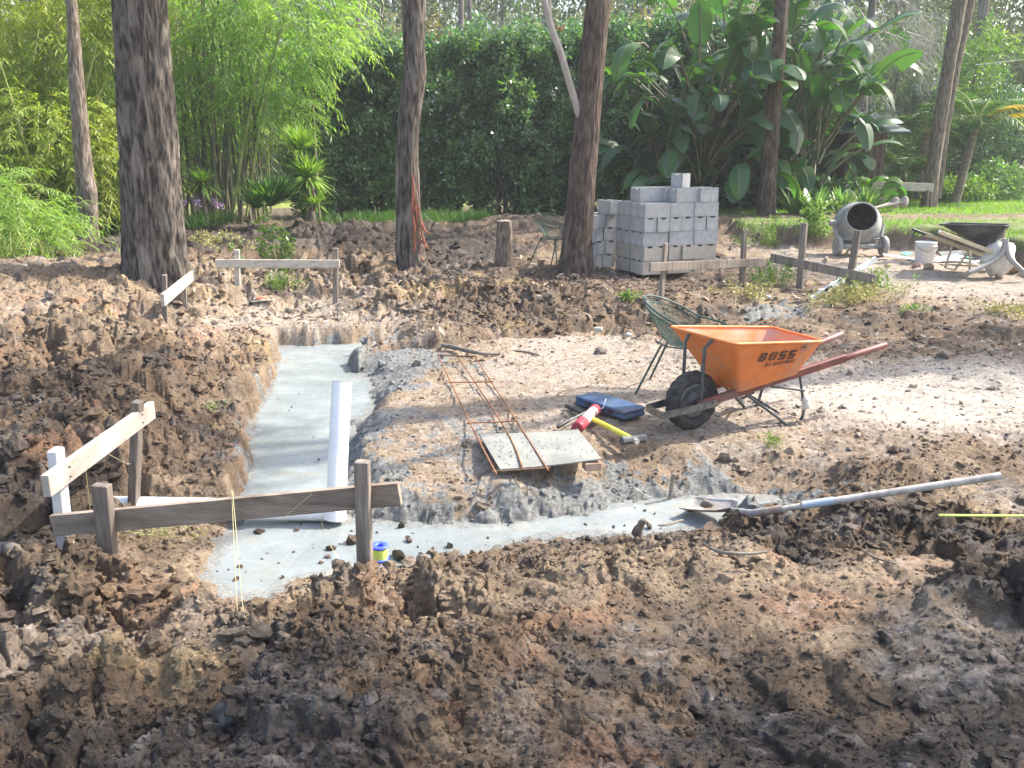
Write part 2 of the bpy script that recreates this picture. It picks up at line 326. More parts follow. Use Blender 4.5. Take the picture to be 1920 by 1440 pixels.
MT = dict(
 wood_grey=M_('weathered_timber', (.20,.165,.135), (.33,.28,.235), .85, 6, (12,12,1), .002, 30, c3=(.14,.115,.1)),
 wood_dark=M_('dark_hardwood', (.13,.105,.088), (.22,.18,.15), .8, 6, (10,10,1.2), .002, 30),
 wood_deck=M_('grooved_hardwood', (.27,.21,.165), (.37,.30,.24), .75, 5, (1.2,1.2,7), .001, 30, c3=(.15,.11,.085)),
 wood_pale=M_('pale_pine', (.36,.32,.275), (.43,.39,.34), .8, 4, (2,2,9), .001, 30),
 wood_pale2=M_('faded_pine', (.42,.37,.31), (.55,.5,.43), .85, 5, (3,3,12), .001, 30, c3=(.30,.26,.22)),
 white_paint=M_('white_paint', (.50,.53,.56), (.62,.64,.66), .6, 7, (1,1,1), .001, 20, c3=(.45,.42,.38)),
 pvc=M_('white_pvc', (.80,.81,.82), (.86,.86,.86), .32, 3, bump=0, c3=(.66,.63,.58)),
 conc_wet=None,
 block=M_('concrete_block', (.345,.35,.355), (.45,.45,.45), .95, 14, bump=.003, bscale=130, island=.06),
 block_bounce=M_('bounce_lit_concrete_block', (.38,.34,.295), (.47,.43,.375), .95, 9, bump=.003, bscale=130, island=.05),  # block grey browned to paint bounced light into the lowest courses
 orange=M_('orange_paint', (.62,.165,.035), (.74,.23,.06), .5, 7, c3=(.48,.25,.15), thr=(.3,.7), bump=.0012, bscale=40, scratch=(.62,.42,.32)),
 orange_in=M_('cement_dusted_orange_paint', (.72,.21,.07), (.62,.34,.22), .6, 6, c3=(.5,.38,.33), bump=.001, bscale=60),
 maroon=M_('dark_red_paint', (.13,.035,.03), (.22,.075,.06), .5, 9, c3=(.2,.13,.12)),
 steel_dk=M_('dark_steel', (.05,.055,.055), (.12,.125,.13), .5, 20, metal=.3),
 steel=M_('bare_steel', (.12,.125,.13), (.24,.24,.24), .45, 20, metal=.7),
 rubber=M_('dusty_tyre_rubber', (.022,.022,.023), (.07,.062,.055), .8, 18),
 rust=M_('rusty_steel', (.20,.085,.04), (.33,.15,.07), .8, 40, bump=.001, bscale=200),
 rust_dk=M_('dark_rusty_steel', (.09,.05,.035), (.17,.085,.05), .8, 40),
 sheet=M_('cement_sheet', (.22,.225,.205), (.29,.29,.26), .85, 5, c3=(.17,.175,.165), bump=.0007, bscale=50),
 brick=M_('brick', (.34,.20,.14), (.42,.3,.23), .9, 20, bump=.002, bscale=80),
 blue=M_('blue_case_plastic', (.04,.08,.16), (.07,.115,.21), .5, 12, c3=(.14,.12,.11)),
 red=M_('dark_red_plastic', (.32,.03,.05), (.42,.07,.09), .4, 12),
 pink=M_('cement_smeared_red_tube', (.62,.30,.31), (.75,.55,.53), .5, 15),
 blackp=M_('black_plastic', (.018,.018,.02), (.05,.05,.05), .5, 30),
 yellow=M_('yellow_paint', (.78,.72,.03), (.82,.78,.10), .45, 12),
 lime=M_('lime_string', (.60,.78,.10), (.70,.85,.22), .7, 300),
 string=M_('pale_string', (.62,.58,.30), None, .8),
 bluepl=M_('blue_spool_plastic', (.06,.10,.75), (.1,.16,.85), .35, 10),
 green_metal=M_('green_coated_wire', (.035,.075,.06), (.06,.11,.09), .5, 20),
 mixer=M_('cement_caked_mixer', (.26,.26,.245), (.40,.40,.38), .85, 9, c3=(.2,.2,.19), bump=.003, bscale=50),
 inner=M_('dark_drum_inside', (.03,.03,.03), (.09,.085,.08), .9, 9),  # near-black inside and paddles, darker than the drum's outer skin
 bucket=M_('white_plastic', (.74,.75,.76), (.8,.8,.8), .4, 9, c3=(.62,.61,.58)),
 blacktray=M_('black_polymer_tray', (.028,.03,.033), (.05,.05,.055), .6, 12, c3=(.11,.105,.10)),
 yellowwood=M_('cream_timber_shaft', (.58,.47,.30), (.68,.57,.40), .7, 8, (8,2,8)),
 greytube=M_('grey_steel_tube', (.27,.26,.245), (.36,.34,.32), .6, 12),
 alu=M_('aluminium', (.55,.63,.74), (.66,.72,.8), .35, 9, metal=.25),
 whitesheet=M_('white_sheet_plastic', (.62,.64,.62), (.74,.75,.73), .6, 5),
 teal=M_('teal_plastic', (.10,.34,.30), (.16,.42,.38), .5, 9),
 shaft=M_('weathered_shovel_handle', (.36,.33,.30), (.50,.46,.42), .75, 6, (4,4,1), .001, 60, c3=(.25,.22,.2)),
 bluechalk=M_('blue_paint_smear', (.32,.40,.50), (.42,.46,.52), .8, 30),
 blade=M_('cement_caked_blade', (.26,.23,.21), (.44,.40,.37), .8, 14, c3=(.24,.15,.10), bump=.003, bscale=50),
 skin_handle=M_('orange_handle', (.55,.20,.10), (.62,.30,.18), .6, 20),
 wound=M_('torn_red_wood', (.24,.07,.04), (.36,.14,.075), .8, 14, (3,3,.5), .012, 20, c3=(.24,.10,.06)),
 branch=M_('pale_dead_branch', (.34,.31,.28), (.46,.42,.38), .8, 12, (1,1,.2), .003, 40),
 twig=M_('dead_twigs', (.36,.34,.32), (.46,.44,.42), .9, 12),
 culm=M_('bamboo_culm', (.20,.26,.07), (.42,.40,.14), .55, 4, (1,1,.6), c3=(.26,.22,.14)),
 culm_dk=M_('old_bamboo_culm', (.10,.10,.06), (.22,.20,.13), .6, 4, (1,1,.6)),
 log=M_('weathered_stick', (.11,.09,.075), (.23,.2,.17), .85, 10, (1,1,1), .004, 40),
 roof=M_('painted_roof_sheet', (.06,.095,.085), (.10,.14,.13), .6, 6),
 hutwall=M_('brown_boards', (.09,.045,.03), (.14,.07,.045), .8, 6, (1,1,8)),
 ropewhite=M_('white_rag', (.62,.58,.52), (.75,.72,.66), .9, 30, bump=.004, bscale=60),
)
def leafm(name, c1, c2, trans=.35, tcol=(1.7, 1.9, .6), rough=.45, island=.28, spec=.5):
    return M_(name, c1, c2, rough, .6, island=island, trans=trans, tcol=tcol, spec=spec, detail=3)
LF = dict(
 bamboo=leafm('bamboo_leaf', (.22,.31,.055), (.34,.40,.085), .5, (1.9, 1.8, .7)),
 bamboo2=leafm('fresh_bamboo_leaf', (.18,.30,.075), (.28,.38,.10), .48, (1.7, 2.0, .6)),
 hedge=leafm('glossy_hedge_leaf', (.08,.155,.075), (.13,.22,.10), .28, (1.6,2.0,.8), .24, .45, 1.0),
 hedge2=leafm('hedge_leaf', (.15,.25,.10), (.21,.31,.12), .3, (1.5,1.9,.6), .3, .3, .8),
 newleaf=leafm('copper_new_leaf', (.40,.12,.05), (.5,.2,.08), .3, (1.5,1,.6)),
 bop=leafm('paddle_leaf', (.04,.10,.042), (.07,.15,.055), .28, (1.9,2.4,.6), .38, .35, .6),
 bop2=leafm('young_paddle_leaf', (.06,.14,.03), (.09,.19,.04), .4, (1.8,2.2,.6), .35, .2),
 dry=leafm('dry_leaf', (.38,.28,.17), (.5,.38,.24), .2, (1.2,1.1,.8)),
 yucca=leafm('sword_leaf', (.16,.27,.05), (.24,.36,.08), .35, (1.6,1.8,.6)),
 yucca2=leafm('dark_sword_leaf', (.10,.21,.06), (.16,.28,.08), .3),
 palm=leafm('palm_frond', (.06,.14,.025), (.10,.19,.04), .35),
 palmy=leafm('yellowing_frond', (.46,.36,.03), (.55,.42,.05), .4, (1.4,1.3,.6)),
 gum=leafm('gum_leaf', (.07,.10,.05), (.12,.15,.075), .3, (1.5,1.6,.8)),
 far=leafm('distant_foliage', (.12,.16,.08), (.20,.23,.12), .4, (1.5,1.5,.8)),  # far leaf colours are lightened, painting distance haze into them
 far2=leafm('distant_yellow_foliage', (.20,.21,.08), (.28,.27,.11), .4, (1.5,1.4,.7)),
 far3=leafm('hazed_casuarina_foliage', (.14,.175,.12), (.20,.23,.165), .4, (1.4,1.5,1.0)),
 weed=leafm('weed_leaf', (.11,.20,.04), (.17,.27,.06), .35),
 agap=leafm('strap_leaf', (.06,.14,.03), (.10,.19,.05), .3),
 lawn=leafm('lawn_blade', (.13,.27,.035), (.20,.34,.05), .45, (1.5,1.7,.5)),
 drygrass=leafm('dry_grass_blade', (.32,.32,.12), (.42,.40,.18), .3, (1.3,1.2,.7)),
 litter=leafm('leaf_litter', (.24,.17,.12), (.46,.37,.30), .1, (1.2,1.1,.9), .7, .35),
 mauve=leafm('mauve_petal', (.45,.30,.55), (.58,.42,.66), .3, (1.2,1.1,1.2)),
)

# ------------------------------------------------------------ ground
SH_A, SH_B = P(1447, 957, .0), P(1876, 892, .25)
PIPE = [tuple(P(640, 962, -.15)[:2]), tuple(P(190, 954, -.07)[:2])]
def chunks(x, y, s, seed, soft=.22):
    """angular broken lumps: each cell a tilted facet, falling off at its edge"""
    X, Y = x / s, y / s; ix, iy = np.floor(X), np.floor(Y)
    f1 = np.full(x.shape, 9.); f2 = np.full(x.shape, 9.); rid = np.zeros(x.shape); til = np.zeros(x.shape)
    for dx in (-1, 0, 1):
        for dy in (-1, 0, 1):
            cx, cy = ix + dx, iy + dy; qx = X - cx - _h(cx, cy, seed + 1); qy = Y - cy - _h(cx, cy, seed + 2); d = qx * qx + qy * qy
            m = d < f1; f2 = np.where(m, f1, np.minimum(f2, d)); f1 = np.where(m, d, f1)
            r_ = _h(cx, cy, seed + 3); a = _h(cx, cy, seed + 4) * 6.283
            rid = np.where(m, r_, rid); til = np.where(m, qx * np.cos(a) + qy * np.sin(a), til)
    e = .3 + .7 * sstep(0, soft, np.sqrt(f2) - np.sqrt(f1))
    return e * (.25 + .75 * rid + til * .9), rid
def detail(x, y, z, f, tb, bd, dit):
    rough = f[:, 1].copy()
    sd = trench_sd(x, y)
    near = np.exp(-np.maximum(sd, 0) / .12)
    rough = np.maximum(rough, .6 * near)
    face = sstep(.05, .3, tb) * (1 - sstep(.8, .98, tb))
    rough = np.where(tb > .9, .2, rough); rough = np.maximum(rough, face * .45)
    rough = np.maximum(rough, dit * .5)
    # the trench is cut first, then the broken surface goes over bank and all
    wd = .13 + .26 * vnoise(x * 1.6, y * 1.6, 25) ** 1.5
    nearside = sstep(.12, -.12, y - 4.42 + .05 * (x + 1)) * (x > -2.2); padside = (x > -1.45) * (y > 4.5) * 1.0
    wd = wd * (1 + 2.0 * padside) * (1 - nearside) + 1.05 * nearside
    sp = sd + (vnoise(x * 4.5, y * 4.5, 21) - .5) * .12 + (vnoise(x * 13, y * 13, 22) - .5) * .06
    t = sstep(-.55, .5, sp / wd)
    z = -.45 + (z + .45) * t
    pd = seg_dist(x, y, PIPE); z = np.minimum(z, -.15 + np.maximum(pd - .1, 0) * 1.1)
    q = [(vnoise(x * k + 9 * i, y * k - 5 * i, 31 + i) - .5) * m for i, (k, m) in enumerate(((5, .12), (13, .05), (34, .02)))]
    q2 = [(vnoise(x * k - 4 * i, y * k + 7 * i, 36 + i) - .5) * m for i, (k, m) in enumerate(((5, .12), (13, .05), (34, .02)))]
    wx = x + sum(q); wy = y + sum(q2)
    big = .3 + .7 * sstep(.1, .8, sd)
    h = (fbm(x * 1.1, y * 1.1, 40, 3) - .5) * .34 * rough * big
    cid = np.zeros(x.shape)
    for s_, a, sd0, so_ in ((.40, .18, 50, .3), (.19, .115, 60, .3), (.095, .05, 70, .32), (.048, .024, 80, .35), (.024, .010, 90, .4)):
        c, rid = chunks(wx + s_, wy - s_ * 2, s_, sd0, so_)
        patch = np.clip(vnoise(x / s_ * .22, y / s_ * .22, sd0 + 7) * 2.2 - .45, 0, 1.25)
        h += a * rough * (c - .5) * patch * (big if s_ > .15 else 1)
        if s_ in (.19, .095): cid = cid + rid * .5
    h += (fbm(wx * 11, wy * 11, 44, 5) - .5) * (.006 + .055 * rough)
    h += (fbm(wx * 40, wy * 40, 46, 3) - .5) * (.003 + .012 * rough)
    h += (fbm(x * 3, y * 3, 48, 3) - .5) * (.010 + .05 * rough)
    lowz = nearside * (1 - sstep(.15, .55, sd))
    h = h * (1 - .45 * lowz) - .03 * lowz
    h += padside * near * (fbm(wx * 16, wy * 16, 55, 4) - .5) * .09
    zz = z + h
    s2 = sp + (fbm(wx * 18, wy * 18, 57, 3) - .5) * .10
    L2 = (SH_B.x - SH_A.x) ** 2 + (SH_B.y - SH_A.y) ** 2; tt = ((x - SH_A.x) * (SH_B.x - SH_A.x) + (y - SH_A.y) * (SH_B.y - SH_A.y)) / L2
    dsh = np.abs((x - SH_A.x) * (SH_B.y - SH_A.y) - (y - SH_A.y) * (SH_B.x - SH_A.x)) / math.sqrt(L2) + ((tt < 0) | (tt > 1)) * 9
    zz = np.minimum(zz, SH_A.z + (SH_B.z - SH_A.z) * tt - .03 + np.maximum(dsh - .05, 0) * 1.0 + (y > SH_A.y - .2) * (dsh > .12) * 0)
    return np.where(s2 > .02, np.maximum(zz, ZC + np.minimum((s2 - .02) * .4, .05) + h * .35), zz), rough, sd, cid, face
def soil_colour(x, y, f, rough, sd, cid, face, tb, dit):
    n1 = fbm(x * 1.1 + 5, y * 1.1, 101, 5); n2 = fbm(x * 4, y * 4, 111, 5); n3 = fbm(x * 22, y * 22, 121, 4); n4 = vnoise(x * 60, y * 60, 131)
    def mix(c, k, t): return c + (np.array(k)[None, :] - c) * np.clip(t, 0, 1)[:, None]
    D = f[:, 2] + (n1 - .5) * 1.1 + (n2 - .5) * .9 + (n3 - .5) * .5 + (cid - .5) * .25
    c = np.tile(np.array((.305, .225, .15)), (x.size, 1))
    c = mix(c, (.175, .118, .072), sstep(.05, .55, D))
    c = mix(c, (.058, .042, .031), sstep(.5, 1.05, D))
    O = f[:, 3] + (n2 - .5) * 1.5 + (vnoise(x * 3.1, y * 3.1, 141) - .5) * .6
    c = mix(c, (.31, .175, .10), sstep(.5, .85, O) * .75)
    Pl = f[:, 4] + (n2 - .5) * .9 + (n3 - .5) * .8 + (n1 - .5) * .5
    c = mix(c, (.40, .34, .285), sstep(.3, 1.0, Pl) * .85); c = mix(c, (.56, .50, .43), sstep(1.15, 1.75, Pl) * .6)  # second mix whitens the ground for the painted sunlit strip
    yl = sstep(.66, .74, fbm(x * 2.3, y * 2.3, 151, 4)) * sstep(.3, .6, rough) * (1 - sstep(.6, .9, f[:, 2]))
    c = mix(c, (.40, .29, .14), yl * .45)
    # grey clay / bluish wet mud streaks
    gr = sstep(.55, .7, fbm(x * 5 + y * 2, y * 5, 161, 4)) * np.clip(f[:, 2] + f[:, 7], 0, 1)
    c = mix(c, (.17, .15, .135), gr * .5)
    near = np.exp(-np.maximum(sd - .02, 0) / .16) * (sd > -.2)
    padside = (x > -1.6) & (y > 4.3)
    C = f[:, 6 - 1] * 1.0 + np.where(padside, near * .8, near * .4) + (n2 - .5) * 1.1 + (n3 - .5) * .9
    cem = np.clip(sstep(.2, 1.0, C), 0, 1)
    c = mix(c, (.20, .125, .085), face * .75); c = mix(c, (.10, .065, .05), face * sstep(.4, .7, n2))
    c = mix(c, (.12, .075, .05), dit * .5)
    c *= (.85 + .3 * n3)[:, None]
    # grassy terrace and the ground under the hedge
    gy = sstep(-.2, .3, tb - .75 + (n2 - .5) * .8) * (((y > 17.4) | (y < 16.3)) & (x > 3.4))
    c = mix(c, (.13, .20, .04), gy * .9)
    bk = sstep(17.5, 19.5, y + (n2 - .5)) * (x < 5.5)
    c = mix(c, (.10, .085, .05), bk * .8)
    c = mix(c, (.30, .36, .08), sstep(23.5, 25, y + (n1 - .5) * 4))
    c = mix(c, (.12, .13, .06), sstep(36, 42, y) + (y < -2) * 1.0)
    return np.clip(c, .008, .9), np.stack([np.clip(f[:, 7] * sstep(.42, .62, n2 + (n1 - .5) * .6), 0, 1), cem], 1)
def land(x, y):
    z, f, tb, bd, dit = macro(x, y, True)
    far = np.hypot(x, y)
    z2, rough, sd, cid, face = detail(x, y, z, f, tb, bd, dit)
    k = sstep(30, 40, far)
    return z2 * (1 - k) + z * k, f, rough, sd, cid, face, tb, dit
th = [-44.0]
while th[-1] < 44: th.append(th[-1] + .075)
th = np.array(th)
out_a = np.linspace(44.075, 316, 90)[1:-1]
TH = np.radians(np.concatenate([th, out_a]))
rr = [.001, .7, 1.1, 1.4, 1.6, 1.8, 1.95, 2.05, 2.12]
while rr[-1] < 20: rr.append(rr[-1] + min(8.0e-4 * rr[-1] ** 2, .0036 * rr[-1]))
while rr[-1] < 200: rr.append(rr[-1] * 1.02 if rr[-1] < 60 else rr[-1] * 1.2)
RR = np.array(rr)
nt_, nr_ = len(TH), len(RR)
gx = (RR[:, None] * np.sin(TH)[None, :]).ravel(); gy = (RR[:, None] * np.cos(TH)[None, :]).ravel()
gz, gf, grough, gsd, gcid, gface, gtb, gdit = land(gx, gy)
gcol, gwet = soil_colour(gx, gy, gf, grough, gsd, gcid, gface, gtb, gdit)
i = np.arange(nr_ - 1)[:, None] * nt_; j = np.arange(nt_)[None, :]; j2 = (j + 1) % nt_
quads = np.stack([i + j, i + nt_ + j, i + nt_ + j2, i + j2], -1).reshape(-1, 4)
quads = np.concatenate([quads]).astype(np.int32)
V = np.stack([gx, gy, gz], 1)
gm = bpy.data.materials.new('churned_soil'); gm.use_nodes = True
def soil_nodes(m, attr=True):
    n = m.node_tree.nodes; l = m.node_tree.links; p = n['Principled BSDF']
    a = n.new('ShaderNodeAttribute'); a.attribute_name = 'soil'
    wt = n.new('ShaderNodeAttribute'); wt.attribute_name = 'wet'
    tc = n.new('ShaderNodeTexCoord')
    t = n.new('ShaderNodeTexNoise'); t.inputs['Scale'].default_value = 42; t.inputs['Detail'].default_value = 12; t.inputs['Roughness'].default_value = .7; l.new(tc.outputs['Object'], t.inputs[0])
    mr = n.new('ShaderNodeMapRange'); mr.inputs[1].default_value = .3; mr.inputs[2].default_value = .7; mr.inputs[3].default_value = .42; mr.inputs[4].default_value = 1.6; l.new(t.outputs[0], mr.inputs[0])
    mx = n.new('ShaderNodeMix'); mx.data_type = 'RGBA'; mx.blend_type = 'MULTIPLY'; mx.inputs[0].default_value = 1
    l.new(a.outputs['Color'], mx.inputs[6]); l.new(mr.outputs[0], mx.inputs[7])
    def nz(s_, d_, r_=.6):
        q = n.new('ShaderNodeTexNoise'); q.inputs['Scale'].default_value = s_; q.inputs['Detail'].default_value = d_; q.inputs['Roughness'].default_value = r_; l.new(tc.outputs['Object'], q.inputs[0]); return q.outputs[0]
    def rng_(f_, a_, b_, c_, d_):
        q = n.new('ShaderNodeMapRange'); q.inputs[1].default_value = a_; q.inputs[2].default_value = b_; q.inputs[3].default_value = c_; q.inputs[4].default_value = d_; l.new(f_, q.inputs[0]); return q.outputs[0]
    def mixn(f_, a_, b_, mode='MIX'):
        q = n.new('ShaderNodeMix'); q.data_type = 'RGBA'; q.blend_type = mode; l.new(f_, q.inputs[0])
        for k_, v_ in ((6, a_), (7, b_)):
            if hasattr(v_, 'is_linked'): l.new(v_, q.inputs[k_])
            else: q.inputs[k_].default_value = (*v_, 1)
        return q.outputs[2]
    # mud smears: dark wet film and paler dry crust, in three dimensions so that steep faces carry them too
    c_ = mixn(rng_(nz(11, 7, .7), .5, .66, 0, .5), mx.outputs[2], (.065, .046, .034))
    c_ = mixn(rng_(nz(17, 6, .7), .58, .72, 0, .45), c_, (.30, .235, .18))
    mp = n.new('ShaderNodeMapping'); mp.inputs['Scale'].default_value = (1, 2.2, 1); mp.inputs['Rotation'].default_value = (0, 0, .5); l.new(tc.outputs['Object'], mp.inputs[0])
    def wetmix(sc_, lo, hi, colr, cur):
        q = n.new('ShaderNodeTexNoise'); q.inputs['Scale'].default_value = sc_; q.inputs['Detail'].default_value = 9; q.inputs['Roughness'].default_value = .68; l.new(mp.outputs[0], q.inputs[0])
        m_ = n.new('ShaderNodeMath'); m_.operation = 'MULTIPLY'; l.new(rng_(q.outputs[0], lo, hi, 0, 1), m_.inputs[0]); l.new(rng_(wt.outputs['Fac'], .05, .5, 0, .85), m_.inputs[1]); return mixn(m_.outputs[0], cur, colr)
    c_ = wetmix(4.5, .50, .60, (.034, .028, .025), c_); c_ = wetmix(5.7, .54, .66, (.33, .285, .26), c_)
    ce = n.new('ShaderNodeAttribute'); ce.attribute_name = 'cem'
    ad = n.new('ShaderNodeMath'); ad.operation = 'ADD'; l.new(ce.outputs['Fac'], ad.inputs[0]); l.new(rng_(nz(13, 8, .75), .3, .7, -.55, .45), ad.inputs[1])
    cc_ = mixn(rng_(nz(30, 6, .7), .38, .62, 0, 1), (.115, .12, .115), (.30, .315, .315))
    c_ = mixn(rng_(ad.outputs[0], .38, .62, 0, .88), c_, cc_)
    l.new(c_, p.inputs['Base Color'])
    r = n.new('ShaderNodeMapRange'); r.inputs[3].default_value = .92; r.inputs[4].default_value = .27; l.new(wt.outputs['Fac'], r.inputs[0]); l.new(r.outputs[0], p.inputs['Roughness'])
    p.inputs['Specular IOR Level'].default_value = .5
    t2 = n.new('ShaderNodeTexNoise'); t2.inputs['Scale'].default_value = 34; t2.inputs['Detail'].default_value = 12; t2.inputs['Roughness'].default_value = .78; l.new(tc.outputs['Object'], t2.inputs[0])
    b = n.new('ShaderNodeBump'); b.inputs['Strength'].default_value = 1; b.inputs['Distance'].default_value = .03; l.new(t2.outputs[0], b.inputs['Height'])
    l.new(b.outputs[0], p.inputs['Normal'])
soil_nodes(gm)
def set_attrs(me, col, wet):
    a = me.attributes.new('soil', 'FLOAT_COLOR', 'POINT'); a.data.foreach_set('color', np.concatenate([col, np.ones((len(col), 1))], 1).astype(np.float32).ravel())
    
    if wet.ndim == 1: wet = np.stack([wet, wet * 0], 1)
    for k_, nm in enumerate(('wet', 'cem')): b = me.attributes.new(nm, 'FLOAT', 'POINT'); b.data.foreach_set('value', np.ascontiguousarray(wet[:, k_], np.float32))
me = np_mesh('ground', V, quads, gm, True); 
set_attrs(me, gcol, gwet)
g_ = link('ground', me); g_['kind'] = 'structure'
del gx, gy, gz, quads

# ------------------------------------------------------------ wet concrete in the trench
def concrete_mat():
    m = bpy.data.materials.new('fresh_concrete'); m.use_nodes = True; n = m.node_tree.nodes; l = m.node_tree.links; p = n['Principled BSDF']
    tc = n.new('ShaderNodeTexCoord'); mp = n.new('ShaderNodeMapping'); mp.inputs['Scale'].default_value = (1, 1.8, 1); l.new(tc.outputs['Object'], mp.inputs[0])
    def nz(s, d, r=.55):
        t = n.new('ShaderNodeTexNoise'); t.inputs['Scale'].default_value = s; t.inputs['Detail'].default_value = d; t.inputs['Roughness'].default_value = r; l.new(mp.outputs[0], t.inputs[0]); return t.outputs[0]
    def mixc(f, a, b, lo, hi):
        mr = n.new('ShaderNodeMapRange'); mr.inputs[1].default_value = lo; mr.inputs[2].default_value = hi; l.new(f, mr.inputs[0])
        mx = n.new('ShaderNodeMix'); mx.data_type = 'RGBA'; l.new(mr.outputs[0], mx.inputs[0])
        for k, q in ((6, a), (7, b)):
            if hasattr(q, 'is_linked'): l.new(q, mx.inputs[k])
            else: mx.inputs[k].default_value = (*q, 1)
        return mx.outputs[2]
    c = mixc(nz(1.6, 5), (.285, .315, .32), (.215, .24, .245), .35, .65)
    c = mixc(nz(2.7, 6, .65), c, (.27, .265, .22), .55, .72)
    c = mixc(nz(22, 6, .7), c, (.25, .25, .24), .62, .78)
    l.new(c, p.inputs['Base Color'])
    mr = n.new('ShaderNodeMapRange'); mr.inputs[1].default_value = .35; mr.inputs[2].default_value = .65; mr.inputs[3].default_value = .2; mr.inputs[4].default_value = .5; l.new(nz(3.1, 4), mr.inputs[0]); l.new(mr.outputs[0], p.inputs['Roughness'])
    ea = n.new('ShaderNodeAttribute'); ea.attribute_name = 'edge'; ad = n.new('ShaderNodeMath'); ad.operation = 'ADD'; l.new(ea.outputs['Fac'], ad.inputs[0]); l.new(nz(14, 8, .75), ad.inputs[1])
    c = mixc(ad.outputs[0], c, mixc(nz(60, 6, .7), (.11, .11, .10), (.33, .33, .31), .35, .65), .95, 1.2)
    c = mixc(nz(5.5, 7, .7), c, (.19, .175, .15), .62, .78)
    c = mixc(nz(.9, 4), c, (.20, .225, .225), .52, .7); l.new(c, p.inputs['Base Color'])
    b = n.new('ShaderNodeBump'); b.inputs['Distance'].default_value = .012; l.new(nz(7, 8, .68), b.inputs['Height']); l.new(b.outputs[0], p.inputs['Normal'])
    return m
MT['conc_wet'] = concrete_mat()
xs = np.arange(-3.2, 2.4, .02); ys = np.arange(3.2, 9.7, .02)
X, Y = np.meshgrid(xs, ys); x = X.ravel(); y = Y.ravel(); sd = trench_sd(x, y); ok = (sd < .55).reshape(X.shape)
z = ZC + (fbm(x * 2.2, y * 2.2, 300, 4) - .5) * .02 + (fbm(x * 9, y * 9, 310, 3) - .5) * .006 + (y > 7.3) * .012
# boot dents
for (u, v) in ((590, 865), (545, 893), (575, 880), (600, 878), (520, 868)):
    p = P(u, v, ZC); z -= .012 * np.exp(-(((x - p.x) / .07) ** 2 + ((y - p.y) / .035) ** 2))
idx = np.arange(x.size).reshape(X.shape); q = ok[:-1, :-1] & ok[1:, :-1] & ok[1:, 1:] & ok[:-1, 1:]
qd = np.stack([idx[:-1, :-1][q], idx[:-1, 1:][q], idx[1:, 1:][q], idx[1:, :-1][q]], -1)
used = np.unique(qd); rm = np.zeros(x.size, int); rm[used] = np.arange(used.size)
z += np.exp(-np.abs(sd + .02) / .04) * (fbm(x * 30, y * 30, 330, 3) - .4) * .03
cme = np_mesh('concrete_footing', np.stack([x, y, z], 1)[used], rm[qd].astype(np.int32), MT['conc_wet'], True); ca = cme.attributes.new('edge', 'FLOAT', 'POINT'); ca.data.foreach_set('value', np.exp(-np.maximum(-sd[used], 0) / .07).astype(np.float32))
o_ = link('concrete_footing', cme); o_['kind'] = 'structure'

# ------------------------------------------------------------ loose clods, crumbs and litter
def ico(sub=1):
    import bmesh
    b = bmesh.new(); bmesh.ops.create_icosphere(b, subdivisions=sub, radius=1)
    v = np.array([k.co[:] for k in b.verts]); f = np.array([[k.index for k in q.verts] for q in b.faces]); b.free(); return v, f
def lumps(name, pos, size, col, wet, mat, sub=2, squash=.7, sink=.35, kind='stuff', rough=.5):
    v0, f0 = ico(sub); vars_ = []
    for k in range(14):
        v = v0.copy() * 1.25
        for _ in range(9):
            nrm = rng.normal(0, 1, 3); nrm /= np.linalg.norm(nrm); c = rng.uniform(.45, .95); d = v @ nrm
            over = np.maximum(d - c, 0); v = v - over[:, None] * nrm[None]
        nz = 1 + (fbm(v[:, 0] * 2.3 + k * 7 + v[:, 2], v[:, 1] * 2.3 + v[:, 2] * 1.9, k, 3) - .5) * 2 * rough
        vars_.append(v * nz[:, None])
    n = len(pos); vi = rng.integers(0, 14, n); ang = rng.uniform(0, 6.28, n)
    sc = size[:, None] * rng.uniform(.6, 1.4, (n, 3)); sc[:, 2] *= squash
    vv = np.array(vars_)[vi]
    tx = rng.uniform(0, 6.28, n); cx, sx = np.cos(tx)[:, None], np.sin(tx)[:, None]
    vv = np.stack([vv[..., 0], vv[..., 1] * cx - vv[..., 2] * sx, vv[..., 1] * sx + vv[..., 2] * cx], -1)
    vv = vv * sc[:, None, :]; c, s = np.cos(ang)[:, None], np.sin(ang)[:, None]
    vv = np.stack([vv[..., 0] * c - vv[..., 1] * s, vv[..., 0] * s + vv[..., 1] * c, vv[..., 2]], -1)
    p = pos.copy(); p[:, 2] += size * squash * (1 - 2 * sink) * .6
    vv = vv + p[:, None, :]; m = len(v0)
    ff = (f0[None] + (np.arange(n) * m)[:, None, None]).reshape(-1, 3)
    me = np_mesh(name, vv.reshape(-1, 3), ff.astype(np.int32), mat, False)
    set_attrs(me, np.repeat(col, m, 0), np.repeat(wet, m, 0))
    o = link(name, me); o['kind'] = kind; return o
def scatter(n, rlo, rhi, amax=36, keep=None, p=1.5):
    a = np.radians(rng.uniform(-amax, amax, n)); r = np.exp(rng.uniform(np.log(rlo), np.log(rhi), n))
    x = r * np.sin(a); y = r * np.cos(a)
    z, f, rough, sd, cid, face, tb, dit = land(x, y)
    w_ = keep(x, y, f, rough, sd, tb) if keep else rough ** p
    k = (rng.uniform(0, 1, n) < w_) 
    col, wet = soil_colour(x[k], y[k], f[k], rough[k], sd[k], rng.uniform(.3, 1, k.sum()), face[k], tb[k], dit[k])
    return np.stack([x, y, z], 1)[k], col, wet, f[k], r[k]
pos, col, wet, f_, r_ = scatter(24000, 2.1, 15, keep=lambda x, y, f, ro, sd, tb: np.clip(ro * 1.1, 0, 1) ** 1.8 * (sd > .09) * (tb < .3))
size = np.clip(np.exp(rng.normal(np.log(.014), .5, len(pos))), .005, .042) * (.55 + .09 * r_)
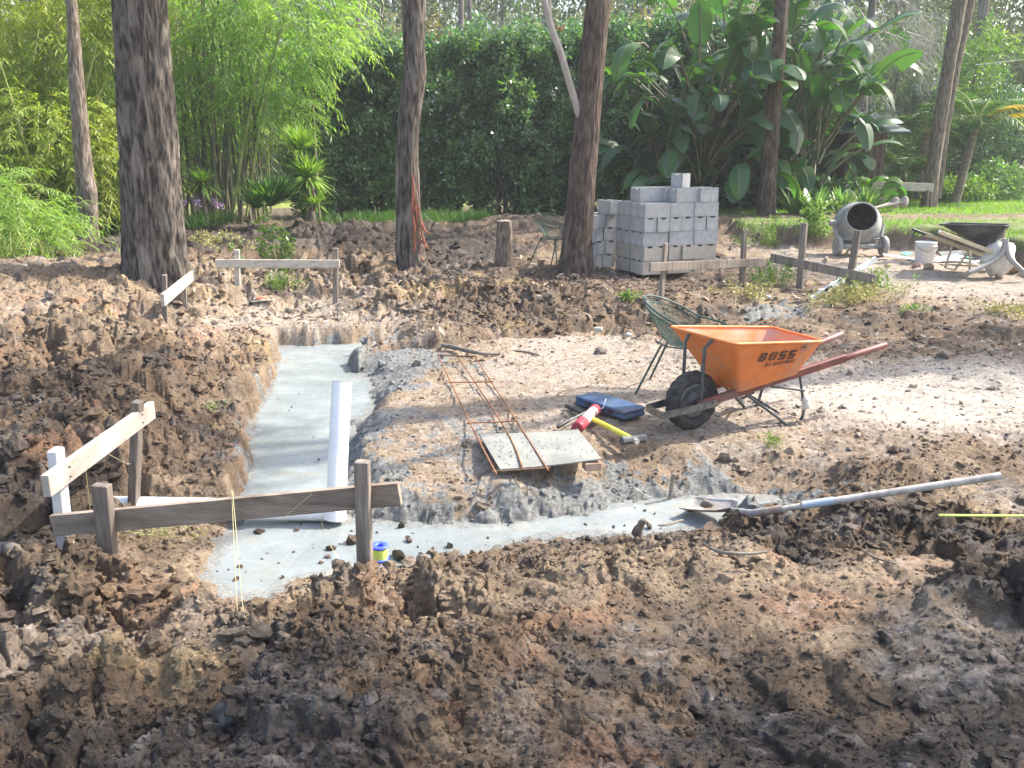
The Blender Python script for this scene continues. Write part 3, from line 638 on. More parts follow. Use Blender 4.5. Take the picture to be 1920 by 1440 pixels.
lumps('soil_clods', pos, size, col * rng.uniform(.75, 1.3, (len(col), 1)), wet, gm, 2 if True else 1, .8, .3)
pos, col, wet, f_, r_ = scatter(1500, 3.0, 14, keep=lambda x, y, f, ro, sd, tb: (ro > .6) * .5 * (sd > .25) * (np.abs((x - SH_A.x) * (SH_B.y - SH_A.y) - (y - SH_A.y) * (SH_B.x - SH_A.x)) / 1.25 > .16) * (tb < .3))
size = rng.uniform(.022, .055, len(pos)) * (.7 + .06 * r_)
lumps('large_soil_clods', pos, size, col * rng.uniform(.8, 1.2, (len(col), 1)), wet, gm, 3, .75, .42, rough=.75)
pos, col, wet, f_, r_ = scatter(90000, 2.1, 12, keep=lambda x, y, f, ro, sd, tb: (.12 + .75 * ro) * (sd > .05) * (tb < .3))
size = np.clip(np.exp(rng.normal(np.log(.006), .5, len(pos))), .0025, .02) * (.5 + .1 * r_)
lumps('soil_crumbs', pos, size, col * rng.uniform(.7, 1.5, (len(col), 1)), wet, gm, 1, .75, .2)
# crumbs fallen on the wet concrete
n = 260; xs = rng.uniform(-2.4, 1.8, 6000); ys = rng.uniform(3.8, 9, 6000); sd = trench_sd(xs, ys)
k = (sd < -.02) & (rng.uniform(0, 1, 6000) < np.where(ys < 4.7, .2, .03)); xs, ys, sd = xs[k], ys[k], sd[k]
pos = np.stack([xs, ys, np.full(len(xs), ZC)], 1); size = np.clip(np.exp(rng.normal(np.log(.005), .6, len(xs))), .002, .022)
for (u, v, s) in ((662, 1018, .04), (752, 990, .028), (768, 1015, .024), (842, 1026, .024), (707, 999, .014), (620, 1030, .02), (486, 1000, .025), (557, 995, .014), (1218, 990, .02), (1150, 990, .014), (745, 1046, .045), (1098, 985, .012), (690, 1000, .02)):
    p = P(u, v, ZC); pos = np.concatenate([pos, [[p.x, p.y, ZC]]]); size = np.append(size, s)
for k_ in range(60):
    t_ = random.random(); p = P(1375 + 85 * t_ + random.gauss(0, 8), 972 - 8 * t_ + random.gauss(0, 6), ZC + random.uniform(0, .12)); pos = np.concatenate([pos, [[p.x, p.y, p.z - .03]]]); size = np.append(size, random.uniform(.012, .045))
lumps('crumbs_on_concrete', pos, size, np.tile(np.array([[.10, .07, .05]]), (len(pos), 1)) * rng.uniform(.6, 1.6, (len(pos), 1)), np.zeros(len(pos)), gm, 2, .75, .15)

def flakes(name, pos, size, mat, up=.8):
    n = len(pos); a = rng.uniform(0, 6.28, n); asp = rng.uniform(.25, .5, n); t = rng.normal(0, .35, (n, 2))
    dx = np.stack([np.cos(a), np.sin(a), t[:, 0]], 1) * size[:, None]; dy = np.stack([-np.sin(a), np.cos(a), t[:, 1]], 1) * (size * asp)[:, None]
    b = pos + np.array([0, 0, .006]); cz = np.zeros((n, 3)); cz[:, 2] = size * rng.uniform(-.1, .3, n)
    v = np.stack([b - dx, b - dy + cz, b + dx, b + dy + cz], 1).reshape(-1, 3); q = np.arange(4 * n).reshape(-1, 4)
    me = np_mesh(name, v, q.astype(np.int32), mat); o = link(name, me); o['kind'] = 'stuff'; return o
pos, col, wet, f_, r_ = scatter(50000, 2.2, 14, keep=lambda x, y, f, ro, sd, tb: np.clip(f[:, 6] * 1.0 - .03, 0, 1) * (sd > .15) * (tb < .2) * (fbm(x * 1.5, y * 1.5, 71, 3) * 1.3) )
flakes('leaf_litter', pos, rng.uniform(.025, .07, len(pos)), LF['litter'])

# ------------------------------------------------------------ concrete blocks
def block_mesh(warm=False, lip=False):
    mb = MB(); L, W, Hh = .388, .188, .188; t = .028
    # outer shell with two open cores seen from above
    def B(x0, x1, y0, y1, z0=0, z1=Hh): mb.box(((x0 + x1) / 2, (y0 + y1) / 2, (z0 + z1) / 2), (x1 - x0, y1 - y0, z1 - z0))
    B(-L/2, L/2, -W/2, -W/2 + t); B(-L/2, L/2, W/2 - t, W/2)
    B(-L/2, -L/2 + t, -W/2 + t, W/2 - t); B(L/2 - t, L/2, -W/2 + t, W/2 - t)
    B(-.016, .016, -W/2 + t, W/2 - t, 0, Hh - (.03 if lip else .003)); 
    return mb
def notch_block():
    # knock-out block: end webs are notched at the top, which shows as a dark slot
    mb = MB(); L, W, Hh = .383, .184, .187; t = .03
    def B(x0, x1, y0, y1, z0=0, z1=Hh): mb.box(((x0 + x1) / 2, (y0 + y1) / 2, (z0 + z1) / 2), (x1 - x0, y1 - y0, z1 - z0))
    B(-L/2, L/2, -W/2, -W/2 + t); B(-L/2, L/2, W/2 - t, W/2)
    for sx in (-1, 1):
        x0, x1 = sorted((sx * L/2, sx * (L/2 - t)))
        B(x0, x1, -W/2 + t, W/2 - t, 0, Hh - .022); B(x0, x1, -W/2 + t, -.038, Hh - .022); B(x0, x1, .038, W/2 - t, Hh - .022)
    B(-.016, .016, -W/2 + t, W/2 - t, 0, Hh - .03)
    return mb
def solid(mb_fn, mat, nm): 
    m = mb_fn(); return raw_mesh(nm, m.v, m.f, mat, m.sm)
BM = {0: solid(notch_block, MT['block'], 'concrete_block'), 1: solid(notch_block, MT['block_bounce'], 'concrete_block')}
pile0 = Vector((1.775, 11.636, .22)); pang = R(22)
pu = Vector((math.cos(pang), math.sin(pang), 0)); pv = Vector((-math.sin(pang), math.cos(pang), 0))
ORD = ['bottom', 'second', 'third', 'fourth', 'fifth', 'sixth']; NUM = ['first', 'second', 'third', 'fourth', 'fifth', 'sixth', 'seventh', 'eighth']
def place_block(a, b, z, rot, lab, warm=0, grp='grey concrete blocks in the tall stack', j=1.0, origin=None, tilt=None):
    o = bpy.data.objects.new('concrete_block', BM[warm]); COL.objects.link(o)
    p = (origin or pile0) + pu * a + pv * b
    o.location = (p.x + random.uniform(-.005, .005) * j, p.y + random.uniform(-.005, .005) * j, z)
    o.rotation_euler = (0, 0, pang + rot + random.uniform(-.022, .022) * j)
    if tilt: o.rotation_euler = (tilt[0], tilt[1], pang + rot)
    return tag(o, lab, 'concrete block', grp)
for c in range(5):
    z = pile0.z + c * .191
    if c % 2 == 0:      # stretchers along the front, three long and four deep
        for i in range(3):
            for k in range(4):
                if i and k and c < 4 and (i < 2 or k < 3): continue
                off = random.uniform(-.012, .012)
                side = 'on the long front face' if k == 0 else ('on the left end face' if i == 0 else 'behind the front row')
                place_block(.197 + i * .397 + off, .097 + k * .197 + random.uniform(-.014, .014), z, 0, f'long block, {ORD[c]} course of tall stack, {NUM[i]} from left, {NUM[k]} row back', 1 if c == 0 else 0)
    else:
        for i in range(6):
            for k in range(2):
                if i and k and i < 5: continue
                jit = random.choice((-.035, -.012, 0, .012))
                place_block(.097 + i * .1975, .197 + k * .395 + jit, z, R(90), f'end-on slotted block, {ORD[c]} course of tall stack, {NUM[i]} from left, {NUM[k]} row back', 1 if c == 1 else 0)
z6 = pile0.z + 5 * .191
top = [(.30, .42, 0), (.37, .62, 0), (.66, .35, 0), (.66, .55, 0), (.95, .19, R(90)), (1.08, .22, R(90)), (.70, .14, 0)]
TL = ['leftmost front block of the short top course', 'left rear block of the short top course', 'middle block of the short top course', 'rear middle block of the short top course', 'end-on block of the short top course, second from right', 'end-on block at right end of the short top course', 'front corner block of the short top course, jutting forward']
for (a, b, r), l in zip(top, TL):
    place_block(a if not r else a, b, z6 - 0 + .001, r, 'grey ' + l, 0, 'grey concrete blocks in the tall stack')
o = place_block(.72, .30, z6 + .191, 0, 'lone grey block standing on end on top of the whole stack', 0, None)
o.rotation_euler = (0, 0, pang + R(25)); 
o.scale = (.5, 1, 1.0)
# lower stack at the left, partly behind the tree
lo = pile0 + pv * .92 + pu * -.48
for c in range(4):
    for i in range(3):
        for k in range(2):
            if k and i: continue
            place_block(.06 + i * .20 + (c % 2) * .03, .2 + k * .39 - .2 * (i == 0), lo.z + c * .191, R(90) + random.uniform(-.04, .04), f'block in {ORD[c]} course of low stack by the tree, {NUM[i]} column from left, {NUM[k]} row', 0, 'blocks in the low stack behind the tree', origin=lo)
place_block(.0, .99, lo.z + 4 * .191, R(90), 'single grey block leaning on the left rear corner of tall stack, above the low stack', 0, None)

# ------------------------------------------------------------ profile boards (stakes with a nailed board)
def stake(mb, top_uv, base_uv, wpx_m, th, zb, dip=.12, point=False):
    b = P(*base_uv, zb) if not isinstance(base_uv, Vector) else base_uv
    t = PY(*top_uv, b.y)
    d = (t - b).normalized(); return b - d * dip, t
def profile(name, label, stakes, board, mats, wb=.095, tb=.03, sw=.07, st=.045, bmat=None, ahead=True, grp='timber set-out profiles', groove=False):
    """stakes: [(top uv, base uv, base z, width)], board: ((u,v) left centre, (u,v) right centre)"""
    pts = [stake(None, s[0], s[1], 0, 0, s[2]) for s in stakes]
    root = thing(name, label, 'set-out profile', (pts[0][0] + Vector((0, 0, .12))), 0, grp)
    y = [(a + b).y / 2 for a, b in pts]; X = [(a + b).x / 2 for a, b in pts]
    A, B = Vector((X[0], y[0], 0)), Vector((X[1], y[1], 0)); d = (B - A).normalized(); nrm = Vector((d.y, -d.x, 0))
    if nrm.dot(A) > 0: nrm = -nrm
    for k, (a, b) in enumerate(pts):
        mb = MB(); s = stakes[k]; wdt = s[3] if len(s) > 3 else sw
        dd = (b - a).normalized(); x = d - dd * d.dot(dd); x.normalize(); yv = dd.cross(x)
        M = Matrix((x, yv, dd)).transposed(); mb.box((a + b) / 2, (wdt, st, (b - a).length), M, bev=.004)
        part('stake', mb, mats[k], root, True)
    off = nrm * ((st + tb) / 2 + .002) * (1 if ahead else -1)
    def onplane(u, v):   # pixel ray meets the vertical plane through the stakes, offset for the board
        r = ray(u, v); n = nrm; p0 = A + off; t = (p0.dot(n)) / (r.dot(n)); return Vector((r.x * t, r.y * t, CAM_H + r.z * t))
    a, b = onplane(*board[0]), onplane(*board[1])
    mb = MB(); dd = (b - a).normalized(); up = nrm.cross(dd)
    if up.z < 0: up = -up
    n2 = dd.cross(up); M = Matrix((dd, n2, up)).transposed()
    L = (b - a).length
    if groove:
        cs = [(tb / 2, -wb / 2), (tb / 2, wb / 2), (-tb / 2, wb / 2)]
        ng = 11
        for g in range(ng):
            z1 = wb / 2 - wb * (g + .25) / ng; z2 = wb / 2 - wb * (g + .75) / ng
            cs += [(-tb / 2, z1), (-tb / 2 + .004, z1 - .001), (-tb / 2 + .004, z2 + .001), (-tb / 2, z2)]
        cs.append((-tb / 2, -wb / 2)); m_ = len(cs); fl = 1 if n2.dot(nrm) < 0 else -1
        cen = (a + b) / 2; vs = [cen + M @ Vector((sx * L / 2, yy * fl, zz)) for sx in (-1, 1) for yy, zz in cs]
        mb.add(vs, [(k, (k + 1) % m_, m_ + (k + 1) % m_, m_ + k) for k in range(m_)] + [tuple(range(m_ - 1, -1, -1)), tuple(range(m_, 2 * m_))])
    else: mb.box((a + b) / 2, (L, tb, wb), M, bev=.003)
    bo = part('board', mb, bmat, root, True)
    for (s0, s1) in pts:
        q = s0.lerp(s1, .5); r = onplane(0, 0)
        tt = ((q - a).dot(d)) / max((b - a).dot(d), 1e-4); c = a.lerp(b, tt) + nrm * (tb / 2) * (1 if ahead else -1)
        for dz in (-.02, .025):
            nb = MB(); nb.tube([c + Vector((0, 0, dz)) - nrm * .01, c + Vector((.004, 0, dz)) + nrm * .003 * (1 if ahead else -1)], .004, 6)
            part('nail', nb, MT['steel_dk'], bo)
    for o in bo.children: o.location = -root.location
    return root, onplane, nrm
front, fplane, fn = profile('profile_frame', 'nearest profile frame, grooved brown board on two dark stakes beside the white pipe',
    [((190, 908), (208, 1090), .0, .075), ((679, 864), (686, 1115), .0, .062)], ((101, 985), (750, 925)), [MT['wood_dark'], MT['wood_grey']], .100, .03, bmat=MT['wood_deck'], ahead=False, groove=True)
left, lplane, ln = profile('profile_frame', 'pale pine board running from a white stake to a dark stake, left of the trench',
    [((104, 842), (128, 1062), .0, .075), ((258, 752), (252, 915), .05, .07)], ((86, 912), (285, 768)), [MT['white_paint'], MT['wood_dark']], .100, .035, bmat=MT['wood_pale'])
profile('profile_frame', 'horizontal tan board on two stakes between the big tree and the torn-bark tree',
    [((444, 468), (446, 562), .1, .065), ((629, 465), (629, 560), .1, .065)], ((404, 494), (637, 495)), [MT['wood_pale2'], MT['wood_grey']], .10, .035, bmat=MT['wood_pale2'])
profile('profile_frame', 'short pale board angled away on grey stakes at the foot of the big tree',
    [((308, 515), (311, 630), .05, .075), ((345, 520), (347, 572), .12, .065)], ((305, 563), (363, 515)), [MT['wood_dark'], MT['wood_grey']], .12, .035, bmat=MT['wood_pale'])
profile('profile_frame', 'grey weathered board on two stakes in front of the tall block stack',
    [((1248, 456), (1240, 556), .15, .06), ((1396, 431), (1391, 527), .2, .075)], ((1218, 501), (1442, 491)), [MT['wood_grey'], MT['wood_dark']], .105, .03, bmat=MT['wood_grey'])
profile('profile_frame', 'grey board running down to a leaning stake in front of the cement mixer',
    [((1508, 418), (1500, 532), .2, .085), ((1609, 432), (1588, 552), .15, .08)], ((1445, 483), (1642, 524)), [MT['wood_grey'], MT['wood_dark']], .115, .03, bmat=MT['wood_grey'])

# string lines on the nearest frames
def cord(name, pts, r, mat, label, cat='string', grp=None, n=5):
    o = part(name, MB().tube(pts, r, n), mat); tag(o, label, cat, grp); return o
p0 = fplane(441, 912) - Vector((0, .05, 0)); 
cord('builders_line', [p0, G(446, 1166) + Vector((0, 0, .02))], .0014, MT['string'], 'pale string hanging straight down from the grooved board into the clods')
cord('builders_line', [p0 + Vector((.004, 0, 0)), G(458, 1168) + Vector((0, 0, .02))], .0014, MT['string'], 'second pale string fanning slightly right from the same point on the grooved board')
pa = fplane(589, 918) - Vector((0, .05, 0)); pb = fplane(530, 968) - Vector((0, .05, 0))
cord('builders_line', [pa, pb], .0012, MT['string'], 'short string wrapped diagonally across the face of the grooved board')
cord('builders_line', [fplane(603, 975), P(606, 1000, -.15), P(640, 1058, ZC + .01)], .0012, MT['string'], 'loose string hanging from the grooved board onto the wet concrete')
cord('builders_line', [lplane(160, 885) + Vector((.02, -.03, .02)), G(172, 985) + Vector((0, 0, .02))], .002, MT['string'], 'yellowish string tied to the pale sloping board, hanging behind the dark stake')
cord('builders_line', [lplane(185, 835) - Vector((0, .03, 0)), lplane(238, 870)-Vector((0, .0, 0)), G(262, 870)], .0012, MT['string'], 'thin string crossing the pale sloping board towards its far dark stake')

# ------------------------------------------------------------ white drain pipe: riser and lying leg
root = thing('drain_pipe', 'white plastic drain pipe, upright riser joined to a leg lying behind the grooved board', 'pipe', (-.98, 4.5, ZC))
bot = P(627, 968, ZC + .06); bot.y += .03
topc = PY(641, 716, bot.y + .22)
def hollow(mb, a, b, r, n=32, wall=.006, samples=6):
    a, b = Vector(a), Vector(b)
    mb.tube([a.lerp(b, k / samples) for k in range(samples + 1)], r, n, cap=False)
    mb.tube([a.lerp(b, k / samples) for k in range(samples + 1)], r - wall, n, cap=False)
    for e, q in ((a, b), (b, a)):
        t = (q - e).normalized(); u = Vector((0, 0, 1)).cross(t)
        if u.length < .1: u = Vector((1, 0, 0)).cross(t)
        u.normalize(); w_ = t.cross(u); vs = []
        for rad in (r, r - wall):
            vs += [e + (u * math.cos(2 * math.pi * k / n) + w_ * math.sin(2 * math.pi * k / n)) * rad for k in range(n)]
        mb.add(vs, [(k, (k + 1) % n, n + (k + 1) % n, n + k) for k in range(n)])
riser = MB(); hollow(riser, bot, topc, .056)
riser_o = part('riser', riser, MT['pvc'], root, True)
capm = MB(); ax = (topc - bot).normalized(); x_ = Vector((1, 0, 0)); x_ = (x_ - ax * x_.dot(ax)).normalized(); y_ = ax.cross(x_)
capm.add([topc + ax * .002 + (x_ * math.cos(2 * math.pi * k / 32) + y_ * math.sin(2 * math.pi * k / 32)) * .0555 for k in range(32)], [tuple(range(32))])
part('end_cap', capm, MT['pvc'], root, True)
la = P(640, 962, ZC + .055) + Vector((0, .03, 0)); lb = P(192, 950, -.065)
leg = MB(); hollow(leg, la, lb, .06, samples=4); part('lying_leg', leg, MT['pvc'], root, True)
sock = MB().tube([bot - Vector((.005, 0, .03)), bot + (topc - bot).normalized() * .03], .063, 28); part('socket', sock, MT['pvc'], root, True)

# ------------------------------------------------------------ string spool
c = P(713, 1050, ZC)
root = thing('string_spool', 'blue flanged spool of lime green string sitting on the wet concrete', 'string spool', c)
fl = MB()
for z0 in (.004, .074): fl.lathe([(.018, z0), (.045, z0), (.047, z0 + .003), (.047, z0 + .008), (.045, z0 + .011), (.018, z0 + .011), (.018, z0)], 28)
fl.tube([(0, 0, .004), (0, 0, .085)], .02, 20, cap=False); part('spool', fl, MT['bluepl'], root)
st = MB(); prof = [(.02, .015)] + [(.040 + .0012 * math.sin(k * 2.6), .015 + k * .0585 / 22) for k in range(23)] + [(.02, .0735)]
st.lathe(prof, 28); part('string', st, MT['lime'], root)

# ------------------------------------------------------------ rusty trench mesh
root = thing('trench_mesh', 'rusty three bar trench mesh panel lying on the pad and over the pale sheet', 'reinforcing mesh', P(925, 775, 0))
zt = .03
L3 = [[P(822, 667, zt), P(873, 775, zt + .005), P(905, 840, zt + .02), P(931, 889, zt + .02)], [P(857, 667, zt), P(945, 800, zt), P(981, 880, zt + .025)], [P(890, 668, zt), P(969, 790, zt), P(1028, 882, zt + .025)]]
def smoothpath(ps, n=14):
    out = []
    for i in range(len(ps) - 1):
        p0_ = ps[max(i - 1, 0)]; p1 = ps[i]; p2 = ps[i + 1]; p3 = ps[min(i + 2, len(ps) - 1)]
        for k in range(n):
            t = k / n; out.append(.5 * ((2 * p1) + (p2 - p0_) * t + (2 * p0_ - 5 * p1 + 4 * p2 - p3) * t * t + (3 * p1 - p0_ - 3 * p2 + p3) * t ** 3))
    out.append(ps[-1].copy()); return out
for ps in L3: part('long_bar', MB().tube(smoothpath(ps, 6), .0058, 8), MT['rust'], root, True)
for a, b, m in (((820, 666), (893, 668), 'rust_dk'), ((842, 717), (925, 715), 'rust'), ((876, 793), (971, 789), 'rust'), ((922, 884), (1032, 877), 'rust_dk')):
    zz = zt + (.012 if m == 'rust' else .02 if a[0] > 900 else .008)
    part('cross_bar', MB().tube([P(*a, zz), P((a[0] + b[0]) / 2, (a[1] + b[1]) / 2 + .5, zz), P(*b, zz)], .006, 8), MT[m], root, True)

# pale sheet propped on a brick
q = [P(938, 882, .03), P(1128, 862, .07), P(1084, 807, .045), P(898, 815, .02)]
root = thing('cement_sheet', 'pale square cement sheet speckled with mortar, one corner propped on a brick', 'sheet', sum(q, Vector()) / 4)
mb = MB(); up = Vector((0, 0, .008)); nn = 14
vs = []
for jz in (0, 1):
    for a in range(nn + 1):
        for b in range(nn + 1):
            s_, t_ = a / nn, b / nn; vs.append((q[0].lerp(q[1], s_)).lerp(q[3].lerp(q[2], s_), t_) + up * jz + Vector((0, 0, -.008 * math.sin(s_ * 3.1) * 1)))
N1 = (nn + 1) ** 2; fs = []
for a in range(nn):
    for b in range(nn):
        i0 = a * (nn + 1) + b; fs += [(N1 + i0, N1 + i0 + nn + 1, N1 + i0 + nn + 2, N1 + i0 + 1), (i0, i0 + 1, i0 + nn + 2, i0 + nn + 1)]
for a in range(nn):
    for e in ((a, a + 1), (nn * (nn + 1) + a, nn * (nn + 1) + a + 1), (a * (nn + 1), (a + 1) * (nn + 1)), (a * (nn + 1) + nn, (a + 1) * (nn + 1) + nn)):
        fs.append((e[0], e[1], e[1] + N1, e[0] + N1))
mb.add(vs, fs); part('sheet', mb, MT['sheet'], root, True)
mort = MB()
def crumbs(mb, fn, n, smax):
    v0, f0 = ico(1)
    for k in range(n):
        c = fn(); s_ = smax * random.uniform(.2, 1) ** 1.6
        mb.add([c + Vector((a[0] * s_ * random.uniform(.8, 1.3), a[1] * s_ * random.uniform(.8, 1.3), a[2] * s_ * .5)) for a in v0], [tuple(f) for f in f0], True)
def onsheet():
    while True:
        s_, t_ = random.gauss(.52, .2), random.gauss(.45, .2)
        if random.random() < .45: s_, t_ = random.gauss(.14, .1), random.gauss(.45, .22)
        if 0.02 < s_ < .98 and .02 < t_ < .98: break
    return (q[0].lerp(q[1], s_)).lerp(q[3].lerp(q[2], s_), t_) + Vector((0, 0, .009))
crumbs(mort, onsheet, 380, .006); part('mortar_crumbs', mort, MT['conc_wet'], root, True)['kind'] = 'stuff'
b_ = part('brick', MB().box(P(1110, 872, .028), (.105, .075, .05), Matrix.Rotation(R(12), 3, 'Z'), bev=.005), MT['brick']); tag(b_, 'small brown brick propping up the right corner of the pale sheet', 'brick')

# ------------------------------------------------------------ blue tool case
c4 = [P(1106, 772, 0), P(1140, 793, 0), P(1187, 781, 0), P(1150, 750, 0), P(1098, 752, 0)]
cc = Vector((.715, 6.03, .0)); zc0 = GZ(cc.x, cc.y)
root = thing('tool_case', 'flat blue plastic tool case lying shut beside the sledgehammer', 'case', Vector((cc.x, cc.y, zc0 + .01)), R(-52))
body = MB().box((0, 0, .026), (.52, .215, .036), bev=.008); bo = part('case_bottom', body, MT['blue'], root)
part('lid', MB().box((0, 0, .060), (.52, .215, .028), bev=.008), MT['blue'], root)
part('latch', MB().box((.12, -.111, .045), (.04, .008, .03), bev=.002), MT['blackp'], root)
part('latch', MB().box((-.12, -.111, .045), (.04, .008, .03), bev=.002), MT['blackp'], root)
part('handle', MB().tube([(-.05, -.108, .045), (-.045, -.13, .045), (.045, -.13, .045), (.05, -.108, .045)], .006, 8), MT['blackp'], root)

# ------------------------------------------------------------ sledgehammer
a = P(1112, 786, .045); b = P(1182, 822, .05)
root = thing('sledgehammer', 'sledgehammer with bright yellow handle and grey steel head', 'hammer', (a + b) / 2)
d_ = (b - a).normalized(); part('handle', MB().tube([a - d_ * .08, a, a.lerp(b, .5) + Vector((0, 0, .002)), b], [.015, .017, .0175, .018], 12), MT['yellow'], root, True)
hd = b + d_ * .03; hx = Vector((.83, .28, 0)).normalized()
hm = MB(); pts = [hd - hx * .085 + Vector((0, 0, .0)), hd - hx * .078, hd - hx * .03, hd + hx * .03, hd + hx * .078, hd + hx * .085]
hm.tube(pts, [.027, .034, .028, .028, .034, .027], 8, smooth=False); part('head', hm, MT['steel_dk'], root, True)
part('handle_end', MB().tube([hd, hd + d_ * .05], .018, 12), MT['wood_pale2'], root, True)

# ------------------------------------------------------------ red hand pump / caulking gun
a = P(1082, 803, .05); b = P(1116, 768, .055)
root = thing('grease_gun', 'pink and dark red barrel gun with a black lever grip, leaning on the hammer', 'barrel gun', (a + b) / 2)
d_ = (b - a).normalized()
part('barrel', MB().tube([a.lerp(b, .3), a.lerp(b, .92)], .037, 24), MT['pink'], root, True)
part('end_cap', MB().tube([a, a + d_ * .004, a.lerp(b, .06), a.lerp(b, .31)], [.026, .042, .043, .043], 24), MT['red'], root, True)
part('front_cap', MB().tube([a.lerp(b, .9), b, b + d_ * .012], [.042, .042, .02], 24), MT['red'], root, True)
part('plunger_rod', MB().tube([a - d_ * .03, a + d_ * .01], .009, 8), MT['blackp'], root, True)
part('nozzle', MB().tube([b + d_ * .01, P(1131, 765, .08), P(1136, 748, .13)], [.006, .005, .004], 8), MT['alu'], root, True)
e0 = P(1112, 766, .06); e1 = P(1067, 788, .06); e2 = P(1045, 801, .04)
lv = part('lever', MB().tube([e0, e1], .007, 8), MT['steel'], root, True)
part('grip', MB().tube([e1, e1.lerp(e2, .1), e2.lerp(e1, .06), e2], [.009, .014, .014, .009], 10), MT['blackp'], root, True)
o = part('black_bar', MB().tube([P(1062, 761, .03), P(1072, 766, .03), P(1100, 779, .03), P(1122, 790, .03)], [.016, .017, .012, .012], 10), MT['blackp']); tag(o, 'black rubber grip bar lying under the barrel gun and hammer', 'tool handle')

# ------------------------------------------------------------ shovel across the trench
hA, hB = P(1447, 957, .0), P(1876, 892, .25); hp = [hA.lerp(hB, k / 4) for k in range(5)]
root = thing('shovel', 'long handled shovel with cement caked blade lying over the end of the trench', 'shovel', P(1400, 960, -.1))
part('shaft', MB().tube(smoothpath(hp, 8), [.014 + .006 * min(1, k / 9) for k in range(33)], 14), MT['shaft'], root, True)
sm_ = MB().tube([hp[0].lerp(hp[1], .55) + Vector((0, 0, .002)), hp[0].lerp(hp[1], 1.0) + Vector((0, 0, .002)), hp[1].lerp(hp[2], .12) + Vector((0, 0, .002))], [.0215, .0222, .0225], 14, cap=False); part('paint_smear', sm_, MT['bluechalk'], root, True)
tip = P(1288, 949, -.165); sock_ = hA + (hA - hB).normalized() * .10; ax = (P(1388, 965, -.125) - tip).normalized(); sd_ = Vector((0, 0, 1)).cross(ax).normalized(); nz_ = ax.cross(sd_)
bl = MB(); rows = 14; cols = 10; vs = []; Lb = .30
for kside in (0, 1):
    for i_ in range(rows + 1):
        t = i_ / rows; wdt = .105 * (1 - .12 * t) * (1 - max(0, t - .82) * 2.6) * (1 if t > .03 else .93)
        for j_ in range(cols + 1):
            s_ = j_ / cols * 2 - 1
            vs.append(tip + ax * (t * Lb) + sd_ * (s_ * wdt) + nz_ * (.035 * s_ * s_ + .03 * t * t - .01) + Vector((0, 0, -.004 * kside)))
N1 = (rows + 1) * (cols + 1)
fs = []
for i_ in range(rows):
    for j_ in range(cols):
        o0 = i_ * (cols + 1) + j_; fs.append((o0, o0 + 1, o0 + cols + 2, o0 + cols + 1)); fs.append((N1 + o0, N1 + o0 + cols + 1, N1 + o0 + cols + 2, N1 + o0 + 1))
for i_ in range(rows):
    for j_ in (0, cols): o0 = i_ * (cols + 1) + j_; fs.append((o0, o0 + cols + 1, N1 + o0 + cols + 1, N1 + o0))
for j_ in range(cols): fs.append((j_, j_ + 1, N1 + j_ + 1, N1 + j_))
bl.add(vs, fs, True); part('blade', bl, MT['blade'], root, True)
part('socket', MB().tube([tip + ax * (Lb * .86) + nz_ * .02, sock_, hp[0].lerp(hp[1], .2)], [.012, .02, .0225], 12), MT['blade'], root, True)
part('caked_mud', MB().tube([tip + ax * .09 + nz_ * .02, tip + ax * .12 + nz_ * .035, tip + ax * .17 + nz_ * .03], [.01, .028, .012], 9), MT['log'], root, True)

o = part('yellow_rod', MB().tube([P(1760, 966, .09), P(1850, 967, .09), P(2000, 968, .09), P(2150, 969, .09)], .0065, 8), MT['lime']); tag(o, 'thin lime yellow marker rod lying level near the shovel handle', 'rod')
o = part('timber_peg', MB().box(P(1259, 915, -.12) + Vector((0, 0, .0)), (.022, .02, .19), Matrix.Rotation(.08, 3, 'Y'), bev=.003), MT['wood_grey']); tag(o, 'small splintered peg standing in the grey bank of the trench', 'peg')

# stick and twigs on the pad, branches elsewhere
def stick(name, uvz, rads, label, mat='log', grp=None, cat='stick'):
    pts = smoothpath([P(*t) for t in uvz], 6); n = len(pts)
    pts = [p + Vector((random.uniform(-1, 1), random.uniform(-1, 1), random.uniform(-1, 1))) * rads[0] * .2 for p in pts]
    rr_ = np.interp(np.linspace(0, 1, n), np.linspace(0, 1, len(rads)), rads) * np.array([random.uniform(.85, 1.15) for _ in range(n)])
    o = part(name, MB().tube(pts, list(rr_), 9), MT[mat]); return tag(o, label, cat, grp)
stick('stick', [(830, 648, .04), (862, 654, .05), (900, 662, .04), (938, 662, .03)], [.021, .019, .014], 'thick grey brown stick lying behind the rusty mesh')
stick('stick', [(955, 657, .02), (985, 660, .02), (1012, 666, .02)], [.01, .012, .006], 'broken dark twig lying to the right of the thick stick')
stick('stick', [(1320, 1020, .08), (1350, 1035, .10), (1400, 1038, .10), (1438, 1035, .1)], [.006, .009, .005], 'thin dark root lying on the mud below the shovel blade')
stick('stick', [(1615, 1030, .06), (1640, 1045, .06), (1680, 1058, .05)], [.004, .006, .003], 'thin dark twig lying on the orange patch near the dark mound')
stick('stick', [(0, 1030, .19), (25, 1035, .19), (75, 1068, .16)], [.03, .035, .02], 'dark muddy root at the left edge by the white stake')
stick('stick', [(1195, 1000, .0), (1205, 975, .10)], [.03, .012], 'dark splintered stub sticking up at the near edge of the concrete')
stick('stick', [(1280, 975, .0), (1250, 984, .04), (1235, 985, .05)], [.008, .005], 'small forked twig poking over the concrete beside the shovel blade')
stick('stick', [(655, 1112, .06), (685, 1104, .09), (720, 1112, .07)], [.008, .012, .006], 'pale root curled at the foot of the right hardwood stake', 'branch')
